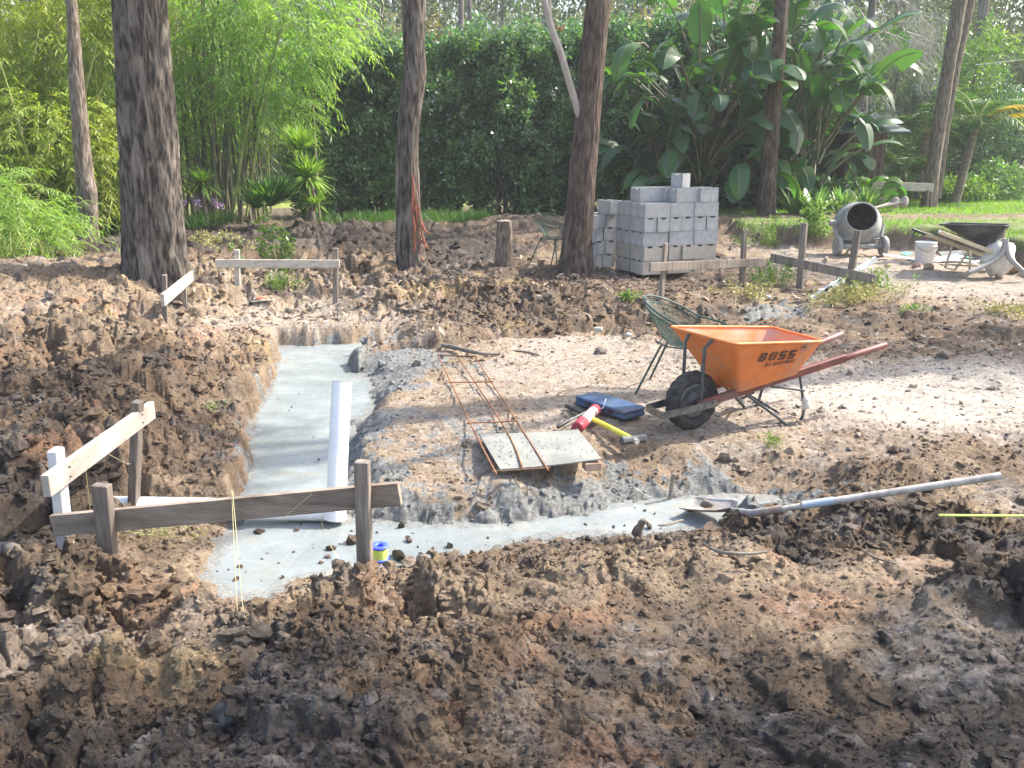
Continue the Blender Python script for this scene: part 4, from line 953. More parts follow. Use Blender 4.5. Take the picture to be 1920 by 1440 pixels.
for (u, v, s, lb) in ((1122, 623, .045, 'pale broken block piece on the far side of the pad'), (1178, 631, .03, 'small grey stone on the pad near the wire chair'), (1127, 663, .05, 'round dark clod sitting alone in the middle of the pad'), (1440, 560, .03, 'small pale stone near the spilt cement')):
    p = G(u, v); v0, f0 = ico(2); mb = MB(); mb.add([p + Vector((a[0] * s * 1.2, a[1] * s, a[2] * s * .8)) * (1 + .25 * math.sin(a[0] * 5 + a[1] * 7 + u)) if 'block' not in lb else p + Vector((max(-.7, min(.7, a[0])) * s * 1.4, max(-.7, min(.7, a[1])) * s, max(-.6, min(.6, a[2])) * s * .9)) for a in v0], [tuple(f) for f in f0], 'block' not in lb)
    for i_, vv_ in enumerate(mb.v): mb.v[i_] = (vv_[0], vv_[1], vv_[2] + s * .4)
    o = part('stone', mb, MT['log'] if 'clod' in lb else MT['block']); tag(o, lb, 'stone')

# plasterer's float
p = G(492, 576); root = thing('plastering_float', 'white plastering float with orange handle lying on the dry ground', 'float', p + Vector((0, 0, .05)), R(32))
part('plate', MB().box((0, 0, 0), (.30, .17, .006), Matrix.Rotation(-.25, 3, 'X'), bev=.002), MT['whitesheet'], root)
part('handle', MB().tube([(-.06, 0, .01), (-.05, 0, .045), (.05, 0, .05), (.07, 0, .012)], [.012, .016, .016, .012], 10), MT['skin_handle'], root)

# aluminium screed / level leaning on the profile
a = G(1519, 566) + Vector((0, 0, .02)); b = PY(1640, 486, a.y + 1.15)
root = thing('spirit_level', 'long silver blue level sloping up through the weeds to the leaning stake', 'level', a)
part('beam', MB().bar(a, b, .075, .028, bev=.003), MT['alu'], root, True)
d_ = (b - a).normalized(); part('grip_slot', MB().bar(a + d_ * .30 + Vector((-.003, -.016, .003)), a + d_ * .52 + Vector((-.003, -.016, .003)), .03, .01), MT['blackp'], root, True)
part('vial', MB().bar(a.lerp(b, .5) + Vector((0, -.016, .0)), a.lerp(b, .5) + d_ * .07 + Vector((0, -.016, .0)), .035, .01), MT['lime'], root, True)

# ------------------------------------------------------------ orange wheelbarrow
def wheel(r, wdt, hub_mat, parent, c=(0, 0, 0)):
    """axle along y, knobbly tyre"""
    c = Vector(c); ty = MB(); n = 72; prof = []
    m = 16
    for k in range(m + 1):
        a = math.pi * (k / m) * 1.5 - math.pi * .25
        prof.append((r - wdt * .5 + wdt * .5 * math.sin(a), -wdt * .5 * math.cos(a)))
    vs = []
    for i_ in range(n):
        t = 2 * math.pi * i_ / n
        for k, (rad, yy) in enumerate(prof):
            lug = 0
            if 3 <= k <= m - 3: lug = -.007 if ((i_ + (2 if k > m / 2 else 0)) % 4 < 1 or k == m // 2) else 0
            vs.append(c + Vector(((rad + lug) * math.cos(t), yy, (rad + lug) * math.sin(t))))
    w_ = m + 1; fs = [(i_ * w_ + k, i_ * w_ + k + 1, ((i_ + 1) % n) * w_ + k + 1, ((i_ + 1) % n) * w_ + k) for i_ in range(n) for k in range(m)]
    ty.add(vs, fs, False); t_ = part('wheel', ty, MT['rubber'], parent)
    rim = MB(); Mx = Matrix.Rotation(R(90), 3, 'X'); ri = r - wdt * .93
    rim.lathe([(.018, -.045), (.03, -.04), (.035, -.02), (ri * .62, -.016), (ri * .8, -.034), (ri + .008, -.038), (ri + .008, .038), (ri * .8, .034), (ri * .62, .016), (.035, .02), (.03, .04), (.018, .045)], 36, c, Mx)
    part('rim', rim, hub_mat, t_); part('hub', MB().tube([c + Vector((0, -.075, 0)), c + Vector((0, .075, 0))], .012, 12), MT['steel'], t_)
    return t_
def tray_mesh(rim, bot, thick=.003, sub=6, rr_=.05, lip=.011):
    """rim, bot: 4 corners each (near front, near back, far back, far front); rounded corners"""
    def rounded(q, rad, n=6):
        out = []
        for i_ in range(4):
            p = q[i_]; a = q[i_ - 1]; b = q[(i_ + 1) % 4]
            pa = p + (a - p).normalized() * rad; pb = p + (b - p).normalized() * rad
            for k in range(n + 1):
                t = k / n; out.append(pa * (1 - t) ** 2 + p * 2 * t * (1 - t) + pb * t * t)
        return out
    R0 = rounded(rim, rr_); B0 = rounded(bot, rr_ * .7); m = len(R0); out = []
    for s_ in range(sub + 1): out += [R0[k].lerp(B0[k], s_ / sub) for k in range(m)]
    fs = [(s_ * m + k, s_ * m + (k + 1) % m, (s_ + 1) * m + (k + 1) % m, (s_ + 1) * m + k) for s_ in range(sub) for k in range(m)]
    fs.append(tuple((sub) * m + k for k in range(m)))
    lipm = MB().tube(R0, lip, 8, closed=True)
    return out, fs, lipm
yaw = R(24); axis = Vector((math.cos(yaw), math.sin(yaw), 0)); side = Vector((-math.sin(yaw), math.cos(yaw), 0))
org = Vector((1.256, 5.618, 0)) + side * .05
oz = GZ(org.x, org.y) - .005
BAR = thing('wheelbarrow', 'orange steel wheelbarrow with dark red timber handles and dusty black tyre', 'wheelbarrow', (org.x, org.y, oz), yaw)
V3 = Vector
rim = [V3((.13, -.29, .655)), V3((.88, -.27, .60)), V3((.88, .27, .60)), V3((.01, .33, .665))]
rim[0] = V3((.08, -.31, .66))
bot = [V3((.27, -.155, .275)), V3((.74, -.20, .365)), V3((.74, .20, .365)), V3((.27, .155, .275))]
vs, fs, lip = tray_mesh(rim, bot)
mb = MB().add(vs, fs, False); tr = part('tray', mb, MT['orange'], BAR)
# inside skin, set in by the sheet's thickness
cen = sum(vs, V3()) / len(vs)
inn = [v + (V3((cen.x, cen.y, v.z)) - v).normalized() * .004 + V3((0, 0, .003)) for v in vs]
part('tray_inside', MB().add(inn, [tuple(reversed(f)) for f in fs], False), MT['orange_in'], BAR)
part('rolled_rim', lip, MT['orange'], BAR)
def shaftp(x, s_, dz=0): return V3((x, s_ * (.085 + .125 * (x + .1) / 1.6), .205 + .197 * x + dz))
for s_ in (-1, 1):
    sh = part('shaft', MB().bar(shaftp(-.02, s_, .0), shaftp(1.18, s_, .0), .058, .036, bev=.006), MT['maroon'], BAR)
    g0, g1 = shaftp(1.15, s_), shaftp(1.53, s_); part('grip', MB().tube([g0, g0.lerp(g1, .05), g0.lerp(g1, .3), g0.lerp(g1, .95), g1], [.018, .026, .023, .024, .018], 14), MT['maroon'], sh)
    part('front_strut', MB().tube([V3((0, s_ * .105, .19)), V3((.0, s_ * .11, .60)), V3((.05 + (-.012 if s_ > 0 else .0), s_ * .12, .655))], .012, 8), MT['steel_dk'], BAR)
    # steel strap brace at the front
    part('bracket', MB().bar(shaftp(.12, s_, -.02) + V3((0, s_ * .022, 0)), V3((-.30, s_ * .10, .165)), .05, .005), MT['steel'], BAR)
    for bx in (-.02, .03, .09): part('bolt', MB().tube([shaftp(bx, s_, -.006) + V3((0, s_ * .018, 0)), shaftp(bx, s_, -.006) + V3((0, s_ * .034, 0))], .011, 6), MT['steel'], BAR)
    # leg: bent tube down to the ground with a diagonal brace
    top_ = shaftp(.80, s_, -.03); ft = V3((.74, s_ * .235, .012)); ft2 = V3((.66, s_ * .225, .012))
    br = shaftp(.36, s_, -.03)
    part('leg', MB().tube(smoothpath([top_, V3((.795, s_ * .225, .12)), V3((.775, s_ * .23, .035)), ft, ft2, V3((.60, s_ * .21, .06)), br.lerp(V3((.60, s_ * .21, .06)), .0)], 5), .0105, 9), MT['steel_dk'], BAR)
    part('leg_brace', MB().tube([shaftp(.55, s_, -.03), V3((.795, s_ * .22, .245))], .008, 8), MT['steel_dk'], BAR)
part('cross_brace', MB().tube([V3((.42, -.13, .25)), V3((.60, .20, .1))], .009, 8), MT['steel_dk'], BAR)
part('cross_brace', MB().tube([V3((.42, .13, .25)), V3((.60, -.20, .1))], .009, 8), MT['steel_dk'], BAR)
part('front_bar', MB().box((-.30, 0, .165), (.006, .205, .05)), MT['steel'], BAR)
wheel(.21, .10, MT['steel_dk'], BAR, (0, 0, .212))
for (x_, s_, z_) in ((.80, -1, .16), (.62, 1, .09)):
    v0, f0 = ico(2); mb = MB(); mb.add([V3((x_ + a[0] * .03, s_ * .235 + a[1] * .03, z_ + a[2] * .055)) * 1 + V3((math.sin(a[2] * 9) * .008, math.cos(a[0] * 8) * .006, 0)) for a in v0], [tuple(f) for f in f0], True)
    part('tied_rag', mb, MT['ropewhite'], BAR)
# lettering on the near side of the tray
blackink = M_('faded_black_stencil', (.035,.03,.03), (.10,.05,.03), .7, 30)
def text(body, size, name, parent, offs=.0, shear=0, space=1.0, ext=.0006):
    c = bpy.data.curves.new(name, 'FONT'); c.body = body; c.size = size; c.offset = offs; c.shear = shear; c.space_character = space; c.extrude = ext
    c.align_x = 'CENTER'; c.align_y = 'CENTER'
    t = bpy.data.objects.new(name + '_tmp', c); COL.objects.link(t)
    bpy.context.view_layer.update(); dg = bpy.context.evaluated_depsgraph_get()
    me = bpy.data.meshes.new_from_object(t.evaluated_get(dg)); bpy.data.objects.remove(t); me.materials.clear(); me.materials.append(blackink)
    me.name = name; return link(name, me, parent)
# frame of the near side face
fu = ((rim[1] - rim[0]) + (bot[1] - bot[0])).normalized(); fd = ((rim[0] + rim[1]) / 2 - (bot[0] + bot[1]) / 2); fd = (fd - fu * fd.dot(fu)).normalized(); fnm = fu.cross(fd).normalized()
if fnm.y > 0: fnm = -fnm
def facept(s_, t_):   # s along, t down
    return (rim[0].lerp(rim[1], s_)).lerp(bot[0].lerp(bot[1], s_), t_)
def on_face(o, s_, t_, tilt=0.0):
    c = facept(s_, t_); a_ = (facept(s_ + .05, t_) - facept(s_ - .05, t_)).normalized(); b_ = facept(s_, t_ - .05) - facept(s_, t_ + .05); b_ = (b_ - a_ * b_.dot(a_)).normalized(); n_ = a_.cross(b_); c = c + n_ * .008
    q_ = Matrix((a_, b_, n_)).transposed().to_4x4()
    o.matrix_basis = Matrix.Translation(c) @ q_ @ Matrix.Rotation(tilt, 4, 'Z')
sten = MB(); u0 = -.155
def seg_(x0, y0, x1, y1, ox):
    q_ = [(x0, y0), (x1, y0), (x1, y1), (x0, y1)]; sten.add([V3((ox + a_[0] + a_[1] * .22, a_[1], z_)) for z_ in (0, .0008) for a_ in q_], [(0, 1, 2, 3), (4, 5, 6, 7)])
t_, H2, W2 = .017, .034, .056
LT = {'B': [(0, -H2, t_, H2), (t_, -H2, W2 - .008, -H2 + t_ * .8), (t_, -.006, W2 - .010, .006), (t_, H2 - t_ * .8, W2 - .012, H2), (W2 - t_, -H2 + .008, W2, -.004), (W2 - t_ - .004, .004, W2 - .004, H2 - .008)],
      'O': [(0, -H2 + .006, t_, H2 - .006), (W2 - t_, -H2 + .006, W2, H2 - .006), (t_ * .6, -H2, W2 * .42, -H2 + t_ * .8), (W2 * .58, -H2, W2 - t_ * .6, -H2 + t_ * .8), (t_ * .6, H2 - t_ * .8, W2 * .42, H2), (W2 * .58, H2 - t_ * .8, W2 - t_ * .6, H2)],
      'S': [(0, H2 - t_ * .85, W2, H2), (0, -.002, t_, H2 - t_ * .5), (0, -.008, W2, .007), (W2 - t_, -H2 + t_ * .5, W2, .0), (0, -H2, W2 - .002, -H2 + t_ * .85)]}
for k, ch_ in enumerate('BOSS'):
    for q_ in LT[ch_]: seg_(*q_, u0 + k * .083)
t1 = part('lettering', sten, blackink, BAR); on_face(t1, .51, .30)
t2 = text('BY EASYMIX', .036, 'lettering', BAR, .0008, .25, 1.35); on_face(t2, .56, .50)
ring = MB(); ring.tube([V3((math.cos(a) * .026, math.sin(a) * .026, 0)) for a in np.linspace(0, 6.283, 25)[:-1]], .0014, 5, closed=True)
ring.add([V3(p) for p in ((-.014, -.006, .0006), (-.010, .006, .0006), (0, .012, .0006), (.010, .009, .0006), (.016, .0, .0006), (.008, -.009, .0006), (-.004, -.004, .0006))], [tuple(range(7))])
t3 = part('emblem', ring, blackink, BAR); on_face(t3, .79, .14)

# ------------------------------------------------------------ black polymer barrow with cream shafts, parked by the bank
def black_barrow():
    base = P(1860, 512, .25)
    root = thing('wheelbarrow', 'black polymer tray wheelbarrow with cream timber shafts parked against the cut bank', 'wheelbarrow', base)
    def Q(u, v, y): return PY(u, v, y)
    y0 = base.y
    rm = [Q(1765, 424, y0 - .15), Q(1893, 424, y0 + .05), Q(1850, 418, y0 + .65), Q(1795, 417, y0 + .45)]
    rm = [Q(1762, 421, y0 + .0), Q(1888, 424, y0 - .35), Q(1896, 421, y0 + .35), Q(1775, 418, y0 + .62)]
    bt = [Q(1835, 460, y0 + .02), Q(1858, 466, y0 - .15), Q(1868, 462, y0 + .3), Q(1838, 458, y0 + .42)]
    v_, f_, lp = tray_mesh(rm, bt, lip=.013)
    part('tray', MB().add(v_, f_), MT['blacktray'], root, True); part('rolled_rim', lp, MT['blacktray'], root, True)
    for (h0, h1, gr, dy) in (((1714, 431), (1868, 488), 1, .35), ((1762, 435), (1880, 480), 0, -.2)):
        a, b = Q(*h0, y0 + dy), Q(*h1, y0 + dy - .05); a2 = a.lerp(b, .14)
        s_ = part('shaft', MB().bar(a2 if gr else a, b, .05, .04, bev=.005), MT['yellowwood'], root, True)
        g = part('grip', MB().tube([a - (b - a) * .02, a2], .02, 12), MT['blackp'] if gr else MT['whitesheet'], root, True)
    for (a, b, c, dy) in (((1785, 462), (1772, 502), (1790, 506), .3), ((1820, 468), (1818, 505), (1832, 508), -.2)):
        part('leg', MB().tube([Q(*a, y0 + dy), Q(*b, y0 + dy), Q(*c, y0 + dy), Q(c[0] + 28, c[1] - 36, y0 + dy)], .016, 8), MT['yellowwood'], root, True)
    part('cross_rail', MB().tube([Q(1775, 490, y0 + .3), Q(1819, 492, y0 - .2)], .012, 8), MT['yellowwood'], root, True)
    part('front_strut', MB().tube([Q(1880, 480, y0 - .1), Q(1884, 428, y0 - .2)], .016, 8), MT['yellowwood'], root, True)
    t_ = wheel(.19, .10, MT['steel_dk'], root, V3((.28, .42, .19)))
    return root
black_barrow()
# grey bent tube stand and the caked bag in front of it
b0 = P(1868, 516, .25)
root = thing('tube_stand', 'bent grey steel tube frame splayed like a wishbone at the right edge', 'tube frame', b0)
Q = lambda u, v, d: PY(u, v, b0.y + d)
part('bent_tube', MB().tube(smoothpath([Q(1816, 512, -.25), Q(1850, 496, -.2), Q(1876, 478, -.15), Q(1886, 450, -.1)], 6), .034, 12), MT['greytube'], root, True)
part('bent_tube', MB().tube(smoothpath([Q(1886, 448, -.1), Q(1889, 474, -.15), Q(1900, 492, -.2), Q(1926, 516, -.3)], 6), .034, 12), MT['greytube'], root, True)
c = P(1868, 515, .25); root = thing('caked_sack', 'whitish cement caked sack slumped between the grey tubes', 'sack', c)
v0, f0 = ico(4); mb = MB()
mb.add([c + V3((a[0] * .21 * (1 + .12 * math.sin(a[2] * 7 + a[0] * 4)), a[1] * .16, .22 + a[2] * .25 * (1 + .1 * math.sin(a[0] * 11)))) * 1 for a in v0], [tuple(f) for f in f0], True)
part('sack_body', mb, MT['ropewhite'], root, True)

# white bucket
c = P(1732, 494, .25); root = thing('bucket', 'white plastic bucket standing on sandy ground left of the black wheelbarrow', 'bucket', c)
part('bucket_body', MB().lathe([(.005, 0), (.122, 0), (.128, .01), (.142, .25), (.150, .255), (.150, .27), (.143, .272), (.145, .30), (.152, .303), (.152, .316), (.14, .316), (.135, .25), (.118, .015), (.005, .012)], 36), MT['bucket'], root)
part('handle', MB().tube([V3((.152 * math.cos(a), -.152 * abs(math.sin(a)) - .003, .28 - .10 * abs(math.sin(a)))) for a in np.linspace(0, math.pi, 17)], .0035, 6), MT['steel'], root)

# rubble sheets and offcuts behind the bucket
k_ = 0
for (u, v, L_, W_, rz, mt, lb) in ((1690, 485, .55, .09, -8, 'whitesheet', 'narrow white offcut lying left of the bucket'), (1700, 478, .18, .12, 30, 'teal', 'small teal plastic scrap behind the bucket'), (1775, 486, .5, .2, 12, 'whitesheet', 'crumpled white sheet lying right of the bucket'), (1800, 492, .42, .16, -25, 'whitesheet', 'tilted white offcut below the black wheelbarrow'), (1812, 484, .2, .18, 40, 'teal', 'teal plastic scrap under the black wheelbarrow'), (1840, 492, .5, .1, 5, 'greytube', 'grey offcut strip under the black wheelbarrow shafts'), (1795, 477, .5, .25, -12, 'sheet', 'grey white board leaning under the black wheelbarrow')):
    c = P(u, v, .27 + k_ * .004); k_ += 1
    o = part('offcut', MB().box(c + V3((0, 0, .02)), (L_, W_, .012), Matrix.Rotation(R(rz), 3, 'Z') @ Matrix.Rotation(R(random.uniform(-14, 14)), 3, 'Y') @ Matrix.Rotation(R(10), 3, 'X'), bev=.002), MT[mt]); tag(o, lb, 'offcut', 'scraps lying round the bucket')
for (u, v, s) in ((1718, 502, .055), (1741, 505, .06), (1662, 500, .03), (1900, 508, .08)):
    p = P(u, v, .25); v0, f0 = ico(3); mb = MB(); mb.add([p + V3((a[0] * s * 1.2, a[1] * s, a[2] * s * .8 + s * .5)) * 1 + V3((0, 0, .2 * s * math.sin(a[0] * 6 + a[1] * 5 + u))) for a in v0], [tuple(f) for f in f0], False)
    o = part('brick_lump', mb, MT['brick']); tag(o, {1718: 'brown lump in front of the bucket, left of a pair', 1741: 'brown lump in front of the bucket, right of a pair', 1662: 'small lone brown lump left of the bucket', 1900: 'dark brown lump at the foot of the tube frame'}[u], 'stone')

# ------------------------------------------------------------ cement mixer
c = P(1606, 478, .25); root = thing('cement_mixer', 'grey cement caked mixer, open drum tipped towards the viewer, on two small wheels', 'cement mixer', c)
ax = V3((-.22, -.88, .38)).normalized(); xx = V3((0, 0, 1)).cross(ax).normalized(); yy = ax.cross(xx); Mx = Matrix((xx, yy, ax)).transposed()
dc = V3((.0, .05, .50))
dr = MB().lathe([(.0, -.36), (.15, -.36), (.20, -.34), (.31, -.20), (.345, -.14), (.35, -.12), (.355, -.08), (.35, -.04), (.345, 0), (.33, .04), (.235, .275), (.228, .29), (.236, .305), (.222, .305), (.214, .285)], 48, dc, Mx)
dd_ = part('drum', dr, MT['mixer'], root)
teeth = MB()
for k in range(54):
    a_ = 2 * math.pi * k / 54; teeth.box(dc + Mx @ V3((.376 * math.cos(a_), .376 * math.sin(a_), -.09)), (.016, .016, .028), Mx @ Matrix.Rotation(a_, 3, 'Z'))
part('gear_teeth', teeth, MT['mixer'], root)['kind'] = 'stuff'
part('pivot_boss', MB().tube([V3((-.46, .05, .5)), V3((-.36, .05, .5))], .05, 14), MT['greytube'], root)
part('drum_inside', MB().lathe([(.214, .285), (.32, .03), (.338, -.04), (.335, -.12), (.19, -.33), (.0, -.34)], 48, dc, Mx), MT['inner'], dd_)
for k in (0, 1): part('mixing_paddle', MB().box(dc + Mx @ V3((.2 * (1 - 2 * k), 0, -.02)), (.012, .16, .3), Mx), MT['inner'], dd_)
part('ring_gear', MB().lathe([(.352, -.075), (.372, -.075), (.372, -.105), (.352, -.105)], 60, dc, Mx, False), MT['mixer'], root)
fr = MB()
for s_ in (-1, 1):
    fr.tube([(s_ * .30, -.12, .16), (s_ * .40, .05, .48)], .022, 8); fr.tube([(s_ * .30, -.12, .16), (s_ * .22, .3, .05)], .018, 8)
fr.tube([(-.34, -.12, .15), (.34, -.12, .15)], .04, 10); fr.tube([(-.3, -.10, .26), (.3, -.10, .26)], .014, 8); fr.tube([(0, -.1, .15), (0, .4, .02)], .02, 8)
part('frame', fr, MT['mixer'], root)
for s_ in (-1, 1):
    w_ = MB().lathe([(.02, -.03), (.10, -.028), (.105, -.035), (.145, -.035), (.155, -.02), (.155, .02), (.145, .035), (.105, .035), (.10, .028), (.02, .03)], 32, (s_ * .36, -.12, .155), Matrix.Rotation(R(90), 3, 'Y'))
    part('wheel', w_, MT['greytube'], root)

# ------------------------------------------------------------ green wire chairs
def chair(label, loc, rz):
    root = thing('wire_chair', label, 'chair', loc, rz, 'green wire mesh garden chairs')
    # bucket: param s 0..1 round the back from arm to arm, t 0..1 from rim to seat centre
    def S(s_, t_):
        a = (s_ - .5) * 2 * 2.0     # angle from the back (-x) round to the arms
        rimx = -.27 * math.cos(a) - .02; rimy = .29 * math.sin(a)
        rimz = .74 - .20 * (1 - math.cos(a)) / 1.6
        lowx = -.13 * math.cos(a) + .04; lowy = .20 * math.sin(a)
        lowz = .40
        k = min(t_ / .7, 1); e = max(0, (t_ - .7) / .3)
        x = rimx + (lowx - rimx) * k ** 1.2; y = rimy + (lowy - rimy) * k ** 1.2; z = rimz + (lowz - rimz) * k
        x = x * (1 - e) + .04 * e; y *= (1 - e); z -= .03 * math.sin(e * 1.57)
        return V3((x, y, z))
    m = MB(); ns, nt2 = 34, 19
    for i_ in range(ns * 2):
        for dr_ in (1, -1):
            pass
    for dr_ in (1, -1):
        for i_ in range(-nt2, ns + 1):
            pts = []
            for k in range(nt2 + 1):
                s_ = (i_ + k if dr_ > 0 else i_ + nt2 - k) / ns
                if 0 <= s_ <= 1: pts.append(S(s_, .06 + .94 * k / nt2))
            if len(pts) > 1: m.tube(pts, .0021, 3, cap=False, smooth=False)
    part('mesh_seat', m, MT['green_metal'], root)
    part('rim', MB().tube([S(k / 40, 0) for k in range(41)], .0085, 8), MT['green_metal'], root)
    part('rim', MB().tube([S(k / 40, .08) + V3((0, 0, -.012)) for k in range(41)], .0055, 6), MT['green_metal'], root)
    for s_ in (-1, 1):
        k = 1 if s_ > 0 else 0
        p = S(k, 0)
        part('arm', MB().tube(smoothpath([p, p + V3((.16, 0, -.03)), p + V3((.235, -.0, -.06)), p + V3((.245, -s_ * .01, -.12)), V3((.22, s_ * .22, .36))], 5), .008, 8), MT['green_metal'], root)
        part('leg', MB().tube(smoothpath([V3((.20, s_ * .22, .38)), V3((.24, s_ * .24, .2)), V3((.29, s_ * .27, .02)), V3((.30, s_ * .27, .005))], 4), .009, 8), MT['green_metal'], root)
        part('leg', MB().tube(smoothpath([V3((-.10, s_ * .17, .41)), V3((-.17, s_ * .2, .25)), V3((-.26, s_ * .24, .04)), V3((-.275, s_ * .24, .003))], 4), .009, 8), MT['green_metal'], root)
    part('seat_rim', MB().tube([V3((.04 + .19 * math.cos(a), .22 * math.sin(a), .395)) for a in np.linspace(0, 6.283, 29)[:-1]], .006, 6, closed=True), MT['green_metal'], root)
    part('back_rib', MB().tube([S(.5, k / 8) + V3((-.004, 0, 0)) for k in range(9)], .006, 6), MT['green_metal'], root)
    return root
ch1 = chair('green wire mesh garden chair standing behind the orange wheelbarrow', (1.32, 6.62, GZ(1.32, 6.6)), R(-22))
dup(ch1, (.62, 12.75, GZ(.62, 12.75)), R(38), 'green wire mesh garden chair half hidden behind the leaning tree by the blocks')

# ------------------------------------------------------------ foliage helpers
def unit(a): return a / np.maximum(np.linalg.norm(a, axis=-1, keepdims=True), 1e-9)
def kites(b, d, L, W, nrm=None, fold=0.0):
    n = len(b); d = unit(d)
    if nrm is None: nrm = rng.normal(0, 1, (n, 3))
    s = unit(np.cross(d, nrm)); up = np.cross(s, d)
    L = np.broadcast_to(L, n)[:, None]; W = np.broadcast_to(W, n)[:, None]
    v = np.stack([b, b + d * L * .42 + s * W * .5 + up * W * fold, b + d * L, b + d * L * .42 - s * W * .5 + up * W * fold], 1)
    return v.reshape(-1, 3), np.arange(4 * n, dtype=np.int32).reshape(-1, 4)
def merge(lst):
    vs, qs, o = [], [], 0
    for v, q in lst: vs.append(v); qs.append(q + o); o += len(v)
    return np.concatenate(vs), np.concatenate(qs).astype(np.int32)
def ball(n, c, r, shell=.0):
    d = unit(rng.normal(0, 1, (n, 3))); rad = rng.uniform(shell ** 3, 1, n) ** (1 / 3)
    return np.array(c) + d * rad[:, None] * np.array(r), d
def clumps(cen, rad, per, L, W, droop=.2, outw=.6):
    """leaf clumps round centres: every leaf a small kite pointing outwards and down"""
    n = len(cen); rad = np.broadcast_to(rad, n)
    d = unit(rng.normal(0, 1, (n, per, 3))); r_ = rng.uniform(.2, 1, (n, per, 1)) ** .6
    b = cen[:, None, :] + d * r_ * rad[:, None, None]
    dirs = d * outw + rng.normal(0, .5, (n, per, 3)); dirs[..., 2] -= droop
    nr = rng.normal(0, .6, (n * per, 3)); nr[:, 2] += .8
    return kites(b.reshape(-1, 3), dirs.reshape(-1, 3), L * rng.uniform(.6, 1.25, n * per), W * rng.uniform(.7, 1.2, n * per), nr)
def fol(name, v, q, mat, root):
    return npart(name, v, q, mat, root)

# ------------------------------------------------------------ bark and trunks
def bark_mat(name, c1, c2, c3, sc=26, st=(1, 1, .2)):
    return M_(name, c1, c2, .92, sc, st, .014, sc * 2.2, c3=c3, detail=9, spec=.2, thr=(.4, .6))
BK = dict(iron=bark_mat('ironbark', (.035,.029,.026), (.14,.118,.10), (.23,.20,.17)), brown=bark_mat('stringy_bark', (.05,.036,.029), (.13,.096,.078), (.18,.14,.115), 30),
          pale=bark_mat('pale_bark', (.10,.078,.062), (.28,.23,.19), (.16,.125,.10), 34), far=bark_mat('distant_bark', (.12,.105,.095), (.24,.215,.2), (.16,.14,.13), 12), palm=bark_mat('palm_trunk', (.16,.13,.10), (.27,.23,.19), (.2,.17,.13), 9, (1, 1, 3)))
def trunk_mesh(pts, rad, seg=72, step=.05, amp=.02, ks=9, zs=1.0, flare=0, seed=0, lump=None):
    pts = [Vector(p) for p in pts]; cum = [0]
    for a, b in zip(pts, pts[1:]): cum.append(cum[-1] + (b - a).length)
    n = int(cum[-1] / step) + 2; t = np.linspace(0, cum[-1], n)
    sm = [np.interp(t, cum, [p[k] for p in pts]) for k in range(3)]
    for _ in range(int(.35 / step)):
        for k in range(3): sm[k][1:-1] = (sm[k][:-2] + sm[k][1:-1] * 2 + sm[k][2:]) / 4
    r = np.interp(t, cum, rad) + flare * np.exp(-t / .22)
    A = np.linspace(0, 2 * np.pi, seg, endpoint=False); AA, T = np.meshgrid(A, t)
    # periodic ridges: sample noise on a cylinder by blending
    def ring(freq, zf, s):
        x = AA / (2 * np.pi) * freq; w_ = AA / (2 * np.pi)
        wob = (fbm(T * 1.3, AA * 0 + 3, s + 50, 3) - .5) * 1.2
        a = fbm(x + wob, T * zf, s, 4); b = fbm(x - freq + wob, T * zf, s, 4); return a * (1 - w_) + b * w_
    rd = 1 - np.abs(ring(ks, zs, seed) - .5) * 5; rd2 = ring(ks * 3.2, zs * 3.5, seed + 9)
    RR_ = r[:, None] + amp * np.clip(rd, -.6, 1) + amp * 1.1 * (rd2 - .5) + (ring(3, .5, seed + 5) - .5) * r[:, None] * .18
    if lump is not None:
        for (lz, la, lr, lh) in lump:
            dA = np.angle(np.exp(1j * (AA - la))); RR_ = RR_ + lh * np.exp(-((T - lz) / lr) ** 2 - (dA / .8) ** 2)
    X = sm[0][:, None] + RR_ * np.cos(AA); Y = sm[1][:, None] + RR_ * np.sin(AA); Z = sm[2][:, None] + 0 * AA
    v = np.stack([X, Y, Z], -1).reshape(-1, 3)
    i = np.arange(n - 1)[:, None] * seg; j = np.arange(seg)[None, :]; j2 = (j + 1) % seg
    q = np.stack([i + j, i + j2, i + seg + j2, i + seg + j], -1).reshape(-1, 4)
    return v, q.astype(np.int32)
def pxpts(lst, y, top=None, dip=.15):
    """lst: (u, v, width px) from base to top; all at distance y. extends to height top"""
    pts, rad = [], []
    for (u, v, wd) in lst:
        p = PY(u, v, y); dep = y * math.cos(PITCH) + (CAM_H - p.z) * math.sin(PITCH); pts.append(p); rad.append(wd / 2 * dep / F)
    pts.insert(0, pts[0] - Vector((0, 0, dip))); rad.insert(0, rad[0] * 1.05)
    if top:
        d = (pts[-1] - pts[-2]); d = d / max(d.z, .1); e = pts[-1] + Vector((d.x * .5, 0, 1)) * (top - pts[-1].z); pts.append(e); rad.append(rad[-1] * .55)
    return pts, rad
def crown_for(root, c, R_, ncl, per, L, W, mat, bark, base, nl=6, name='crown', shell=.35):
    cen, _ = ball(ncl, c, R_, shell); cen += rng.normal(0, .25, cen.shape)
    v, q = clumps(cen, rng.uniform(.35, .8, ncl), per, L, W, .5)
    fol(name, v, q, mat, root)
    mb = MB()
    for k in range(nl):
        t = Vector(cen[rng.integers(ncl)]); b = Vector(base); m = b.lerp(t, .5) + Vector((0, 0, .35)); mb.tube([b, m, t], [.07, .045, .015], 6, cap=False)
    part('limbs', mb, bark, root, True)
